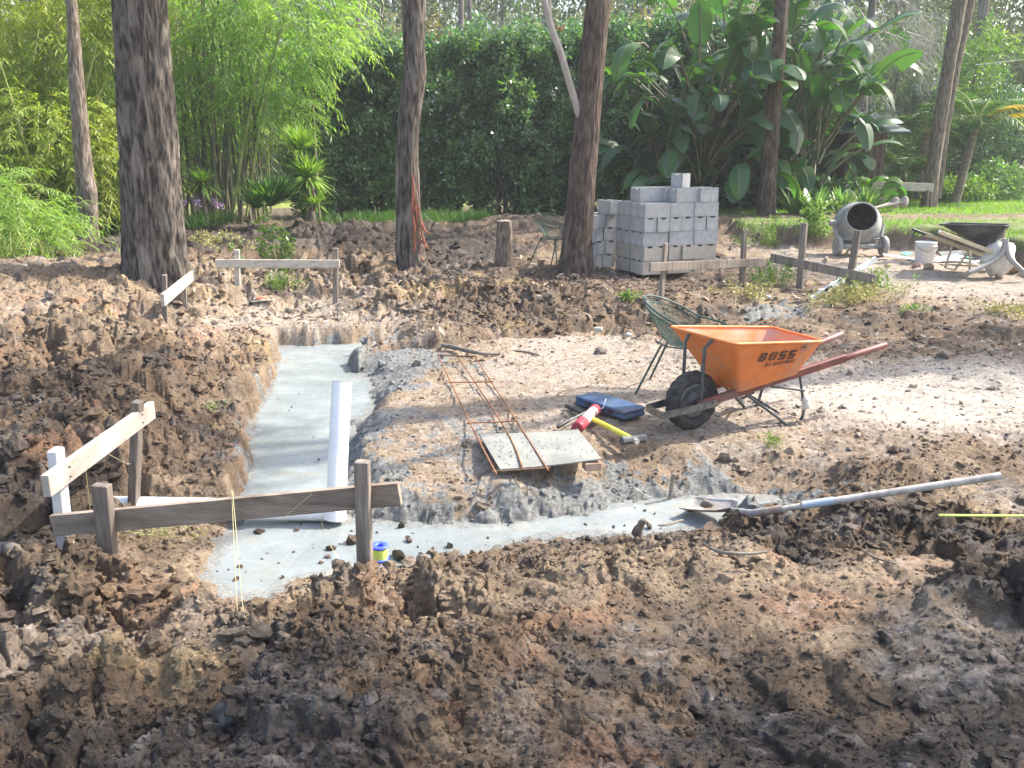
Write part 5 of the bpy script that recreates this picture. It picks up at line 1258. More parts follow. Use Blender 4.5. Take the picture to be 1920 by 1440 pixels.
def gum(name, label, lst, y, bark, top, crown, zb=None, group='straight trunked gum trees round the clearing', **kw):
    pts, rad = pxpts(lst, y, top); root = thing(name, label, 'tree', pts[0] + Vector((0, 0, .15)), 0, group)
    cr = kw.pop('ncl', 70); per = kw.pop('per', 55)
    v, q = trunk_mesh(pts, rad, **kw); npart('trunk', v, q, bark, root, True)
    if crown: crown_for(root, crown[0], crown[1], cr, per, .19, .05, LF['gum'], BK['brown'], pts[-1] - Vector((0, 0, (top or 5) * .25)))
    return root
gum('gum_tree', 'massive furrowed ironbark trunk at the left, the thickest of all', [(296, 556, 116), (292, 500, 108), (286, 400, 100), (277, 250, 98), (268, 100, 94), (262, 0, 92)], 10.7, BK['iron'], 11, ((-4.6, 10.5, 10.5), (2.4, 2.4, 1.8)), amp=.024, ks=34, zs=2.6, flare=.11, seg=260, step=.03, ncl=55)
gum('gum_tree', 'slender pale barked trunk with a blackened burl low down, at far left', [(170, 468, 36), (166, 420, 32), (160, 350, 32), (152, 260, 28), (143, 150, 25), (138, 60, 20), (134, 0, 18)], 14.3, BK['pale'], 10, ((-7.6, 14.3, 9.5), (1.8, 1.8, 1.5)), amp=.008, ks=20, zs=2, seg=110, lump=[(1.05, -.5, .2, .075), (.75, -.6, .15, .05), (2.1,-.3,.12,.02)], ncl=30, seed=3)
mid = gum('gum_tree', 'dark trunk with a raw red torn wound down its right foot, centre left', [(771, 505, 52), (769, 450, 48), (765, 380, 44), (764, 300, 40), (768, 220, 40), (776, 160, 42), (780, 128, 40), (776, 90, 38), (776, 0, 42)], 12.6, BK['iron'], 11, ((-1.7, 13, 10.4), (2.2, 2.2, 1.6)), amp=.010, ks=24, zs=2, seg=150, step=.04, flare=.06, seed=8, ncl=45)
rc = gum('gum_tree', 'leaning brown trunk with a pale dead branch, left of the blocks', [(1078, 512, 62), (1082, 450, 54), (1088, 380, 52), (1094, 300, 50), (1102, 215, 48), (1110, 120, 46), (1122, 0, 44)], 12.0, BK['brown'], 11.5, ((2.2, 12, 10.8), (2.3, 2.3, 1.7)), amp=.009, ks=26, zs=2, seg=150, step=.04, flare=.06, seed=14, ncl=45)
y_ = 11.95
part('dead_branch', MB().tube(smoothpath([PY(1090, 232, y_), PY(1083, 205, y_ - .02), PY(1066, 150, y_ - .1), PY(1050, 95, y_ - .2), PY(1033, 50, y_ - .25), PY(1020, -5, y_ - .3), PY(1010, -50, y_ - .3)], 5), list(np.linspace(.05, .042, 31)), 10), MT['branch'], rc, True)
# torn wood on the middle tree: long red splinters
wm = MB(); yw = 12.6
for k in range(40):
    v0 = random.uniform(385, 485) if k > 8 else random.uniform(310, 400); v1 = v0 + random.uniform(15, 75); v1 = min(v1, 506)
    f_ = min(1, max(0, (v0 - 290) / 190)); u0 = 776 + random.uniform(-5, 7 + 6 * f_); u1 = u0 + random.uniform(-2, 4 + 6 * (v1 > 420))
    dy = -.20 + (abs(u0 - 766) / 26) * .12 + random.uniform(-.02, .01)
    wm.tube([PY(u0, v0, yw + dy), PY((u0 + u1) / 2 + random.uniform(-1, 1), (v0 + v1) / 2, yw + dy - .012), PY(u1, v1, yw + dy)], [.004, random.uniform(.006, .016), .004], 5, smooth=False)
for (a, b, c) in (((790, 415), (798, 435), (808, 437)), ((788, 450), (800, 462), (806, 470)), ((785, 475), (795, 490), (803, 482)), ((792, 440), (797, 455), (795, 470))):
    wm.tube([PY(*a, yw - .1), PY(*b, yw - .15), PY(*c, yw - .2)], [.02, .014, .004], 5, smooth=False)
part('torn_wood', wm, MT['wound'], mid, True)
pts, rad = pxpts([(946, 500, 34), (945, 470, 30), (947, 440, 28), (946, 414, 27)], 12.7)
root = thing('tree_stump', 'short weathered stump post standing in the dark soil, split grey top', 'stump', pts[1]); v, q = trunk_mesh(pts, rad, seg=48, amp=.012, ks=7, flare=.03, seed=31); npart('stump', v, q, BK['pale'], root, True)
vt = v[-48:]; npart('cut_top', np.concatenate([vt, vt.mean(0, keepdims=True) + np.array([[0, 0, .02]])]), np.stack([np.arange(48), (np.arange(48) + 1) % 48, np.full(48, 48)], -1).astype(np.int32), MT['wood_grey'], root)
gum('gum_tree', 'thin dark trunk rising through the big paddle leaves', [(1437, 392, 34), (1440, 330, 30), (1447, 240, 28), (1456, 130, 26), (1463, 60, 25), (1466, 0, 25)], 17.3, BK['brown'], 12, ((8.2, 18.5, 11), (1.6, 1.5, 1.2)), amp=.01, ks=7, seg=40, seed=40, ncl=22)
gum('gum_tree', 'straight grey trunk at right, front one of the crossing pair', [(1742, 378, 28), (1748, 330, 25), (1760, 240, 24), (1775, 150, 23), (1790, 60, 24), (1800, 0, 25)], 19.5, BK['pale'], 12, ((11.5, 19.5, 11), (2.1, 2.1, 1.5)), amp=.008, ks=7, seg=40, seed=44, ncl=35)
gum('gum_tree', 'thinner grey trunk close behind the straight one at right', [(1756, 360, 18), (1772, 240, 17), (1790, 140, 15), (1812, 40, 15), (1820, 0, 15)], 20.2, BK['pale'], 11, None, amp=.006, ks=6, seg=30, seed=48)
for (u0, u1, w_, y, lb) in ((1618, 1636, 17, 22, 'bare grey trunk among the dead twigs'), (1835, 1845, 22, 27, 'far trunk behind the palm at right'), (1032, 1026, 18, 27, 'dark trunk behind the hedge next to the dead branch'), (868, 864, 12, 33, 'thin pale far trunk just right of the torn tree'), (885, 880, 9, 35, 'narrow far trunk behind the hedge right of the torn tree'), (676, 668, 20, 30, 'far trunk behind the hedge at the bamboo edge'), (938, 942, 12, 38, 'hazy far trunk above the middle of the hedge'), (722, 716, 9, 36, 'thin far trunk left of the torn tree'), (1215, 1220, 14, 34, 'far trunk left of the paddle leaves'), (1580, 1590, 12, 30, 'far trunk between paddle leaves and the dead twigs'), (1682, 1688, 13, 33, 'far trunk right of the dead twigs')):
    gum('gum_tree', lb, [(u0, 385 if y < 26 else 330, w_), (u0, 200, w_ * .9), ((u0 + u1) / 2, 100, w_ * .85), (u1, 0, w_ * .8)], y, BK['far'], 9, None, amp=.006, ks=5, seg=24, step=.12, seed=int(u0), group='trunks standing in the bush behind')

# ------------------------------------------------------------ dead twigs beside the hut
root = thing('dead_tree', 'leafless grey tangle of fine twigs hanging over the little hut', 'dead tree', PY(1680, 380, 21))
mb = MB()
def twiggy(p, d, L, r, depth):
    q_ = p + d * L; m = p.lerp(q_, .5) + Vector((random.uniform(-.1, .1), random.uniform(-.1, .1), random.uniform(-.06, .06))) * L
    mb.tube([p, m, q_], [r, r * .8, r * .6], 4 if depth > 1 else 3, cap=False)
    if depth > 0:
        for k in range(random.choice((2, 3, 3))):
            nd = (d + Vector((random.uniform(-1, 1), random.uniform(-.8, .8), random.uniform(-1.1, .45))) * .75).normalized()
            twiggy(p.lerp(q_, random.uniform(.4, 1)), nd, L * random.uniform(.6, .85), r * .62, depth - 1)
for (u, v) in ((1612, 20), (1640, -10), (1665, 15), (1690, 0), (1655, 60), (1625, 90), (1700, 60), (1680, 100), (1640, 130), (1715, 30)):
    p = PY(u, v, 20.6 + random.uniform(-.6, .8))
    for k in range(2): twiggy(p, Vector((random.uniform(-.6, .8), random.uniform(-.3, .3), random.uniform(-1, .2))).normalized(), .62, .016, 5)
part('twigs', mb, MT['twig'], root, True)

# ------------------------------------------------------------ bamboo
def spray_leaves(starts, dirs, n_leaf, length, L, W, grav=.55):
    """arching twigs with hanging leaves: returns kites"""
    n = len(starts); t = np.linspace(.12, 1, n_leaf)[None, :, None]
    d = unit(dirs)[:, None, :]; ln = np.broadcast_to(length, n)[:, None, None]
    g = np.array([0, 0, -1.0])
    p = starts[:, None, :] + d * ln * t + g * ln * grav * t ** 2
    tang = unit(d + g * 2 * grav * t)
    sidev = unit(np.cross(tang, np.array([0, 0, 1.0]) + 0 * tang)) * np.where(np.arange(n_leaf) % 2, 1, -1)[None, :, None]
    ld = tang * .7 + sidev * .75 + g * rng.uniform(.1, .9, (n, n_leaf, 1)) + rng.normal(0, .22, (n, n_leaf, 3))
    N = n * n_leaf; nr = rng.normal(0, .45, (N, 3)); nr[:, 2] += 1
    tw = np.stack([p[:, 0], p[:, n_leaf // 2], p[:, -1]], 1)
    return kites(p.reshape(-1, 3), ld.reshape(-1, 3), L * rng.uniform(.6, 1.2, N), W * rng.uniform(.7, 1.2, N), nr, .12), tw
def bamboo(label, c, n_culm, spread, h, n_spray, mat, region, culm_mat='culm', L=.18, W=.03, lean=.12, group='bamboo clumps along the back left'):
    """region: list of (centre xyz, radii) blobs the sprays start in"""
    root = thing('bamboo_clump', label, 'bamboo', c, 0, group); c = Vector(c)
    for k in range(n_culm):
        mb = MB()
        b = c + Vector((random.gauss(0, spread), random.gauss(0, spread * .6), -.1)); ln = Vector((random.gauss(0, lean), random.gauss(0, lean * .6), 1))
        hh = h * random.uniform(.7, 1.1); pts = [b + ln * hh * t + Vector((ln.x, ln.y, 0)) * hh * t * t * .8 for t in (0, .2, .4, .6, .8, 1)]
        mb.tube(pts, [.032, .031, .028, .023, .016, .006], 7, cap=False)
        part('culm', mb, MT[culm_mat], root, True)
    st, dr_ = [], []
    tot = sum(r_[1][0] * r_[1][2] for r_ in region)
    for (cc_, rad) in region:
        m = max(4, int(n_spray * rad[0] * rad[2] / tot)); p, d = ball(m, cc_, rad, .55); st.append(p)
        dd = d * np.array([1, 1, .5]) + rng.normal(0, .45, d.shape); dd[:, 2] += .35; dr_.append(dd)
    st = np.concatenate(st); dr_ = np.concatenate(dr_)
    (v, q), tw = spray_leaves(st, dr_, 16, rng.uniform(.45, 1.0, len(st)), L, W)
    fol('leaves', v, q, mat, root)
    tb_ = MB()
    for a in tw[::2]: tb_.tube([Vector(a[0]), Vector(a[1]), Vector(a[2])], [.006, .004, .002], 3, cap=False, smooth=False)
    part('twigs', tb_, MT[culm_mat], root, True)['kind'] = 'stuff'
    return root
def W3(u, v, y): return tuple(PY(u, v, y))
# tall weeping mass at the far left
bamboo('yellow green weeping bamboo filling the far left behind the slender trunk', W3(60, 430, 17), 22, .8, 6, 2300, LF['bamboo'], [(W3(60, 60, 16.5), (1.9, 1.1, 1.3)), (W3(190, 130, 17), (1.1, 1, 1.5)), (W3(40, 230, 16), (1.5, 1, 1.1)), (W3(200, 20, 17), (1.0, 1, 1.0)), (W3(-120, 150, 16), (1.3, 1.3, 2.0)), (W3(30, -60, 16.5), (2.2, 1.2, 1.2))])
bamboo('lower drooping bamboo in front of the tall mass, arching at mid height on the left', W3(110, 440, 15.6), 14, .7, 3.2, 1300, LF['bamboo'], [(W3(70, 260, 15.3), (1.2, .7, .7)), (W3(190, 300, 15.8), (.8, .7, .8)), (W3(30, 350, 15.2), (.7, .6, .6)), (W3(220, 370, 16), (.6, .5, .6)), (W3(120, 355, 15.8), (.8, .5, .35))], L=.15)
bamboo('low bright green bamboo bush at the left edge behind the soil mound', W3(30, 470, 12.6), 5, .3, .5, 520, LF['bamboo2'], [(W3(25, 425, 12.6), (.8, .5, .42)), (W3(-60, 390, 12.8), (.8, .6, .6)), (W3(75, 455, 12.4), (.3, .3, .25))], L=.15, W=.02)
bamboo('tall fresh green bamboo with bare leaning culms between the big tree and the hedge', W3(420, 408, 18.2), 34, .75, 6.0, 1500, LF['bamboo2'], [(W3(370, 60, 18), (1.3, 1.1, 1.1)), (W3(470, 100, 17.6), (1.2, 1, 1.2)), (W3(550, 40, 17.2), (1.1, .9, .8)), (W3(400, 190, 18), (1.2, .8, .6)), (W3(520, 190, 17.4), (.7, .7, .5)), (W3(610, 70, 17), (.45, .5, .5)), (W3(450, -60, 17.6), (2.2, 1.2, 1.1)), (W3(340, 220, 17.8), (.5, .5, .7))], 'culm_dk', lean=.07)
bamboo('sparse dark culmed bamboo standing behind the little yucca trees', W3(370, 400, 20.5), 30, 1.1, 6, 750, LF['bamboo2'], [(W3(330, 120, 20.5), (1.8, 1, 1.8)), (W3(480, 240, 20), (1.3, .8, .6)), (W3(230, 250, 20), (1.2, .8, 1.3)), (W3(560, 150, 20), (.7, .6, 1.1))], 'culm_dk', lean=.05)
root = thing('bamboo_pole', 'two long pale bare bamboo poles leaning out of the clump towards the hedge', 'bamboo', PY(430, 405, 17.2))
for (a, b, c_) in (((437, 400), (452, 300), (478, 160)), ((462, 405), (480, 280), (505, 150))): part('pole', MB().tube([PY(*a, 17.3), PY(*b, 17.2), PY(*c_, 17.1), PY(c_[0] + 22, c_[1] - 110, 17)], [.03, .028, .024, .018], 8), MT['culm'], root, True)

# ------------------------------------------------------------ rosettes: yuccas, agaves
def rosette(c, n, L, W, up=.2, down=-.5, mat=None, curve=.25, folds=True):
    d = unit(rng.normal(0, 1, (n, 3))); d[:, 2] = rng.uniform(down, 1, n) * .9 + up; d = unit(d)
    b = np.array(c)[None] + d * .03; LL = (L * rng.uniform(.75, 1.1, n))[:, None]; s = unit(np.cross(d, np.array([0, 0, 1.]) + .01)); W_ = W * rng.uniform(.8, 1.1, (n, 1))
    g = np.array([0, 0, -1.]); m = b + d * LL * .5 + g * LL * curve * .12; t = b + d * LL + g * LL * curve * .45
    up_ = np.cross(s, d) * W_ * .35
    v = np.stack([b - s * W_ * .35, b + s * W_ * .35, m + s * W_ * .5 + up_, m - s * W_ * .5 + up_, t], 1)
    q1 = np.arange(n)[:, None] * 5 + np.array([0, 1, 2, 3]); q2 = np.arange(n)[:, None] * 5 + np.array([3, 2, 4, 4])
    return v.reshape(-1, 3), q1, q2
def rosette_plant(name, label, cat, base, heads, trunk=None, mat='yucca', group=None):
    root = thing(name, label, cat, base, 0, group); tv = []; tq = []; o = 0
    for (c, n, L, W, up, dn, cv) in heads:
        v, q1, q2 = rosette(c, n, L, W, up, dn, None, cv); tv.append(v)
        t1 = q1[:, [0, 1, 2]]; t2 = q1[:, [0, 2, 3]]; t3 = q2[:, [0, 1, 2]]; tq.append(np.concatenate([t1, t2, t3]) + o); o += len(v)
    npart('leaves', np.concatenate(tv), np.concatenate(tq).astype(np.int32), LF[mat], root)
    if trunk: part('stem', MB().tube([Vector(t) for t in trunk[0]], trunk[1], 10), BK['pale'], root, True)
    return root
yb = 16.2
rosette_plant('yucca', 'small yucca tree with one spiky head on a bare stem beside the big trunk', 'yucca', W3(384, 408, yb), [(W3(379, 345, yb), 110, .52, .042, .25, -.7, .5)], ([W3(386, 410, yb), W3(381, 380, yb), W3(378, 348, yb)], [.06, .05, .05]))
rosette_plant('yucca', 'wide low yucca bush with a broad fan of sword leaves', 'yucca', W3(505, 418, 15.8), [(W3(505, 388, 15.8), 170, .78, .055, .45, -.25, .3), (W3(527, 378, 16), 90, .66, .05, .5, -.2, .25), (W3(483, 392, 15.7), 80, .62, .05, .4, -.2, .3)], None, 'yucca2')
rosette_plant('yucca', 'tall stacked yucca with two dense spiky heads against the dark hedge', 'yucca', W3(578, 412, 17), [(W3(562, 282, 15.9), 150, .60, .045, .5, -.6, .2), (W3(578, 332, 15.9), 190, .58, .045, .3, -.9, .3), (W3(590, 385, 15.8), 80, .45, .04, .3, -.6, .4)], ([W3(582, 415, 15.9), W3(584, 370, 15.9), W3(566, 290, 15.95)], [.09, .08, .06]), 'yucca')
for (u, v, s, lb) in ((112, 434, .5, 'spiky pale agave at the foot of the slender trunk, leftmost'), (207, 430, .5, 'spiky agave just right of the slender trunk'), (230, 425, .4, 'small agave touching the left side of the big trunk'), (140, 424, .42, 'second spiky agave behind the slender trunk')):
    p = W3(u, v, 14.6 if u < 150 else 15.4); rosette_plant('agave', lb, 'agave', p, [(p, 55, s, .045, .35, -.05, .3)], None, 'yucca')
# strap leaved border with mauve flowers
def tuft(c, n, L, W, spread=.12, lean=.5):
    b = np.array(c)[None] + np.c_[rng.normal(0, spread, (n, 2)), np.zeros(n)]; d = np.c_[rng.normal(0, lean, (n, 2)), np.ones(n)]
    return kites(b, d, L * rng.uniform(.6, 1.2, n), W, np.c_[rng.normal(0, 1, (n, 2)), np.zeros(n)])
k_ = 0
for (u, v, y) in ((356, 428, 15.8), (385, 425, 16), (415, 422, 16)):
    p = W3(u, v, y); root = thing('agapanthus', ['flowering strap leaved clump with mauve heads nearest the big trunk', 'flowering strap leaved clump, middle of the three', 'flowering strap leaved clump nearest the wide yucca'][k_], 'flower clump', p, 0, 'mauve flowered clumps'); k_ += 1
    v_, q_ = tuft(p, 130, .34, .018, .16); fol('leaves', v_, q_, LF['agap'], root)
    for j_ in range(3):
        tp = Vector(p) + Vector((random.uniform(-.2, .2), random.uniform(-.1, .1), .42 + random.uniform(-.08, .12)))
        cc_, _ = ball(26, tuple(tp), (.05, .05, .045)); d = cc_ - np.array(tp)[None]; v_, q_ = kites(cc_, d, .045, .028); fol('flower_head', v_, q_, LF['mauve'], root)
        part('flower_stalk', MB().tube([Vector(p), tp], .005, 5), MT['culm'], root, True)
L_ = []
for k in range(95):
    u = random.choice((random.uniform(640, 930), random.uniform(600, 930), random.uniform(1140, 1200)));  L_.append(tuft((*PY(u, random.uniform(396, 418), random.uniform(17.4, 18.6))[:2], .42), 60, .27, .016, .14))
v_, q_ = merge(L_); o = link('border_grass', np_mesh('border_grass', v_, q_, LF['agap'])); o['kind'] = 'stuff'

# ------------------------------------------------------------ hedge of glossy shrubs
hx = [(620, 20.2, 3.1), (700, 20.6, 3.2), (790, 20.4, 3.4), (870, 20.8, 3.55), (950, 20.4, 3.5), (1030, 20.8, 3.6), (1110, 20.5, 3.6), (1190, 20.9, 3.8), (1265, 21.4, 3.9)]
HL = ['glossy dark shrub at the left end of the hedge, behind the tall yucca', 'hedge shrub between the yucca and the torn tree', 'hedge shrub directly behind the torn tree', 'hedge shrub right of the torn tree, with copper shoots', 'hedge shrub at the middle of the row above the stump', 'hedge shrub left of the dead branch tip', 'hedge shrub behind the leaning brown trunk', 'dark hedge shrub left of the block stack', 'hedge shrub at the right end, behind the paddle leaves']
for (u, y, h), lb in zip(hx, HL):
    h = h + .22
    b = Vector((PY(u, 400, y).x, y, .35)); root = thing('hedge_shrub', lb, 'shrub', b, 0, 'glossy hedge shrubs')
    cen = []
    while len(cen) < 380:
        z = random.uniform(.02, 1) * h; wr = .82 * (1 if z > 1.0 else .8) * (1 if z < h - .8 else .55)
        a_ = random.uniform(0, 6.283); rr_ = math.sqrt(random.uniform(.25, 1)) * wr
        if z < .5 and random.random() < .3: continue
        cen.append((b.x + rr_ * math.cos(a_) * 1.1, b.y + rr_ * math.sin(a_) * .9, .35 + z))
    for k in range(16):
        x_ = random.uniform(-.8, .8); t_ = random.uniform(.05, .55)
        for j in range(4): cen.insert(0, (b.x + x_ + random.uniform(-.1, .1), b.y + random.uniform(-.5, .3), .35 + h - .15 + t_ * j / 3))
    cen = np.array(cen) + rng.normal(0, .08, (len(cen), 3))
    gap = fbm(cen[:, 0] * 1.6, cen[:, 2] * 1.6, 77, 2); cen[:, 1] += np.where(gap < .45, .35, -.25)
    v, q = clumps(cen[:250], rng.uniform(.12, .24, 250), 42, .12, .062, .05, .8); fol('leaves', v, q, LF['hedge'], root)
    v, q = clumps(cen[250:] * np.array([1, 1, 1]) + np.array([0, -.12, .06]), rng.uniform(.1, .2, len(cen) - 250), 38, .115, .06, 0, .8); fol('leaves', v, q, LF['hedge2'], root)
    tp = cen[cen[:, 2] > 1.8]; tp = tp[rng.integers(0, len(tp), 3)] + np.array([0, -.15, .12]); 
    for t_ in tp: v, q = clumps(t_[None], .08, 16, .09, .035, -.4, .5); fol('new_shoot', v, q, LF['newleaf'], root)
    for k in range(5):
        mb = MB(); x0 = b + Vector((random.uniform(-.25, .25), random.uniform(-.2, .2), -.1)); mb.tube([x0, x0 + Vector((random.uniform(-.2, .2), 0, 1.0)), x0 + Vector((random.uniform(-.5, .5), random.uniform(-.3, .3), h * .8))], [.045, .035, .015], 6); part('stem', mb, BK['brown'], root, True)

# ------------------------------------------------------------ giant paddle leaved clumps
def paddle(mbv, base, d, plen, L, W, droop, seed, tear=.5):
    """petiole from base along d, then a torn blade; appends to lists (blade verts, tris), (petiole tubes)"""
    r_ = random.Random(seed); d = Vector(d).normalized(); g = Vector((0, 0, -1))
    base = Vector(base); p1 = base + d * plen; path = []
    N = 16; cur = p1.copy(); dirv = (d + g * .10).normalized()
    for k in range(N + 1):
        path.append(cur.copy()); dirv = (dirv + g * droop * (.5 + k / N) / N * 2.2).normalized(); cur = cur + dirv * (L / N)
    stem = [base, base.lerp(p1, .5) + Vector((0, 0, .05)), p1] + path[2::3]
    sd_ = d.cross(Vector((0, 0, 1)));
    if sd_.length < .05: sd_ = Vector((1, 0, 0))
    sd_.normalize(); tw = r_.uniform(-.7, .7); vs, fs = [], []
    for s_ in (-1, 1):
        vfold = r_.uniform(-.1, .55); k = 0
        while k < N:
            n_ = r_.choice((1, 1, 1, 2, 2, 3)) if r_.random() < tear else N
            k2 = min(N, k + n_); hang = r_.uniform(-1.0, .25) if n_ < N else 0; rowsv = []
            for j in range(k, k2 + 1):
                t = j / N; wd = W * (math.sin(math.pi * min(1, t * .93 + .08)) ** .55) * (1 if t < .98 else .3)
                tg = (path[min(j + 1, N)] - path[max(j - 1, 0)]).normalized(); nr = sd_.cross(tg).normalized()
                if nr.z < 0: nr = -nr
                sv = (sd_ * math.cos(tw) + nr * math.sin(tw)) * s_; up = tg.cross(sv) * s_
                shrink = .055 * L * (1 if j in (k, k2) and n_ < N else 0) * (1 if j == k else -1)
                ctr = path[j]
                a = ctr; b = ctr + sv * wd * .5 + up * wd * .5 * vfold + tg * (shrink * .5 + wd * .06); c = ctr + sv * wd * .97 + up * wd * (vfold * .8 + hang * .6) + tg * (shrink + wd * .16) + g * wd * .12
                rowsv.append((a, b, c))
            o = len(vs)
            for row in rowsv: vs += row
            for j in range(len(rowsv) - 1):
                for m in range(2): fs.append((o + j * 3 + m, o + j * 3 + m + 1, o + (j + 1) * 3 + m + 1, o + (j + 1) * 3 + m))
            k = k2
    mbv[0].add(vs, fs, True); mbv[1].tube(stem, [.03, .024, .02] + [.012] * (len(stem) - 3), 6, cap=False)
def bop(label, c, leaves, mats=('bop', 'bop2'), group='clumps of giant paddle leaves'):
    root = thing('giant_strelitzia', label, 'paddle leaf plant', c, 0, group)
    A, B, S = MB(), MB(), MB()
    for k, (b, d, pl, L, W, dr_, young) in enumerate(leaves): paddle(((B if young else A), S), b, d, pl, L, W, dr_, random.random(), .75)
    part('leaves', A, LF[mats[0]], root, True)
    if B.v: part('young_leaves', B, LF[mats[1]], root, True)
    part('stalks', S, MT['culm_dk'], root, True)['kind'] = 'stuff'; return root
def fan(c, n, h, Lr=(.85, 1.3), spread=.8, youngp=.12, base_r=.35):
    out = []
    for k in range(n):
        a = random.uniform(0, 2 * math.pi); e = random.uniform(.12, 1.0); hh = h * random.uniform(.15, 1)
        b = (c[0] + math.cos(a) * base_r * random.random(), c[1] + math.sin(a) * base_r * random.random(), c[2] + hh * .55)
        out.append((b, (math.cos(a) * spread * e, math.sin(a) * spread * e - .12, 1.0 - .4 * e), hh * .5 + .2, random.uniform(*Lr), random.uniform(.16, .27), random.uniform(.4, 1.6), random.random() < youngp))
    return out
for (u, y, n, h, lb) in ((1240, 18.9, 34, 2.4, 'paddle leaf clump at the left, behind the block stack'), (1310, 18.4, 44, 3.3, 'tall paddle leaf clump straight above the block stack'), (1385, 18.8, 46, 3.8, 'tallest paddle leaf clump, left of the thin dark trunk'), (1455, 19.2, 40, 3.7, 'paddle leaf clump wrapped round the thin dark trunk'), (1515, 18.8, 40, 3.0, 'paddle leaf clump right of the thin dark trunk'), (1548, 20.4, 18, 1.5, 'paddle leaf clump at the right, leaning over the hut'), (1345, 20.5, 34, 4.3, 'rear paddle leaf clump reaching out of the top of the view'), (1480, 20.8, 34, 4.3, 'rear right paddle leaf clump reaching above the view')):
    x = PY(u, 400, y).x; bop(lb, (x, y, .6), fan((x, y, .6), n, h))
# big torn leaves hanging low in front
hang = []
for (u, v, y) in ((1235, 190, 18.2), (1265, 205, 18), (1258, 290, 18), (1330, 180, 17.9), (1410, 130, 17.8), (1545, 170, 18), (1560, 130, 18), (1490, 60, 18), (1560, 225, 18), (1500, 240, 18), (1375, 320, 17.6), (1435, 330, 17.6), (1345, 60, 18), (1215, 90, 18.4)):
    p = PY(u, v, y); d = (random.uniform(-.9, .9), -.5, .25); hang.append((p, d, .25, random.uniform(.8, 1.1), .22, 1.8, random.random() < .35))
bop('torn paddle leaves hanging low along the front of the clumps, catching the sun', tuple(PY(1400, 392, 18)), hang, group=None)
L2 = []; 
def strappy(u, y, n, lb, s=.75):
    p = (PY(u, 400, y).x, y, .55); rosette_plant('strap_leaf_plant', lb, 'strap leaf plant', p, [(p, n, s, .075, .75, .05, .25)], None, 'hedge2', 'strap leaved plants under the paddle leaves')
for (u, y, n, lb) in ((1490, 17.4, 60, 'broad strap leaved plant left of the mixer drum'), (1530, 17.2, 75, 'largest broad strap leaved plant above the mixer'), (1575, 17.5, 60, 'broad strap leaved plant right of the mixer drum'), (1620, 18.2, 50, 'broad strap leaved plant at the hut corner'), (1640, 19, 40, 'broad strap leaved plant behind the trestle')): strappy(u, y, n, lb)
bop('low young paddle leaf plant with round yellow tipped leaves right of the mixer', tuple(PY(1640, 330, 18.6)), [((PY(1625, 350, 18.6).x, 18.6, .6), (.3 * k - .5, -.3, 1), .5, .6, .16, 1.2, k % 2) for k in range(5)], group=None)
v_, q_ = merge([clumps(np.array([PY(random.uniform(1190, 1640), random.uniform(340, 392), random.uniform(18.8, 20)) for _ in range(90)]), .3, 40, .26, .09, -.1, .5), clumps(np.array([PY(random.uniform(1200, 1560), random.uniform(60, 350), random.uniform(20.8, 21.8)) for _ in range(330)]), .4, 40, .26, .09, .1, .5)])
o = link('undergrowth', np_mesh('undergrowth', v_, q_, LF['hedge'])); o['kind'] = 'stuff'

# ------------------------------------------------------------ palms
def frond(b, d, L, n, leafL, W, droop, mats):
    b = np.array(b); d = unit(np.array(d, float)); t = np.linspace(0, 1, n); g = np.array([0, 0, -1.])
    p = b + d * L * t[:, None] + g * L * droop * (t ** 2)[:, None]; tg = unit(d + g * 2 * droop * t[:, None]); s = unit(np.cross(tg, np.array([0, 0, 1.])))
    out = []
    for sg in (-1, 1):
        k = t > .12; ll = leafL * np.sin(np.pi * np.clip(t[k] * .9 + .08, 0, 1)) ** .5
        dd = tg[k] * .75 + s[k] * sg + g * .35 + rng.normal(0, .07, tg[k].shape); nr = np.tile([0, 0, 1.], (k.sum(), 1)) + rng.normal(0, .2, (k.sum(), 3)); out.append(kites(p[k], dd, ll, W, nr, .15))
    return out, p
def palm(label, c, h, n, L, yellow=(), tr=.09, lean=0):
    root = thing('palm_tree', label, 'palm', c, 0, 'feathery palms at the back right'); top_ = Vector(c) + Vector((lean, 0, h)); G_, Y_, mb = [], [], MB()
    for k in range(n):
        a = 2 * math.pi * k / n + random.uniform(-.2, .2); el = random.uniform(.4, 2.0)
        o_, p = frond(top_, (math.cos(a), math.sin(a), el), L * random.uniform(.8, 1.1), 46, .52, .035, random.uniform(.35, .7), None)
        (Y_ if k in yellow else G_).extend(o_); mb.tube([Vector(q_) for q_ in p[::9]], .012, 5, cap=False)
    v, q = merge(G_); fol('fronds', v, q, LF['palm'], root)
    if Y_: v, q = merge(Y_); fol('yellow_fronds', v, q, LF['palmy'], root)
    part('frond_ribs', mb, MT['culm'], root, True)
    v, q = trunk_mesh([Vector(c) - Vector((0, 0, .2)), Vector(c).lerp(top_, .5), top_], [tr * 1.2, tr, tr * .8], seg=24, amp=.006, ks=4, zs=4); npart('trunk', v, q, BK['palm'], root, True)
    return root
px = PY(1790, 370, 21)
palm('feathery palm with two yellowing fronds right of the crossing trunks', (px.x, 21, .6), 1.9, 15, 1.6, (0, 14), lean=.3)
palm('feathery palm leaning behind the crossing trunks', (PY(1722, 370, 23).x, 23, .6), 1.7, 14, 1.7)
palm('lower feathery palm between the hut and the crossing trunks', (PY(1690, 370, 22).x, 22, .6), .7, 12, 1.1)

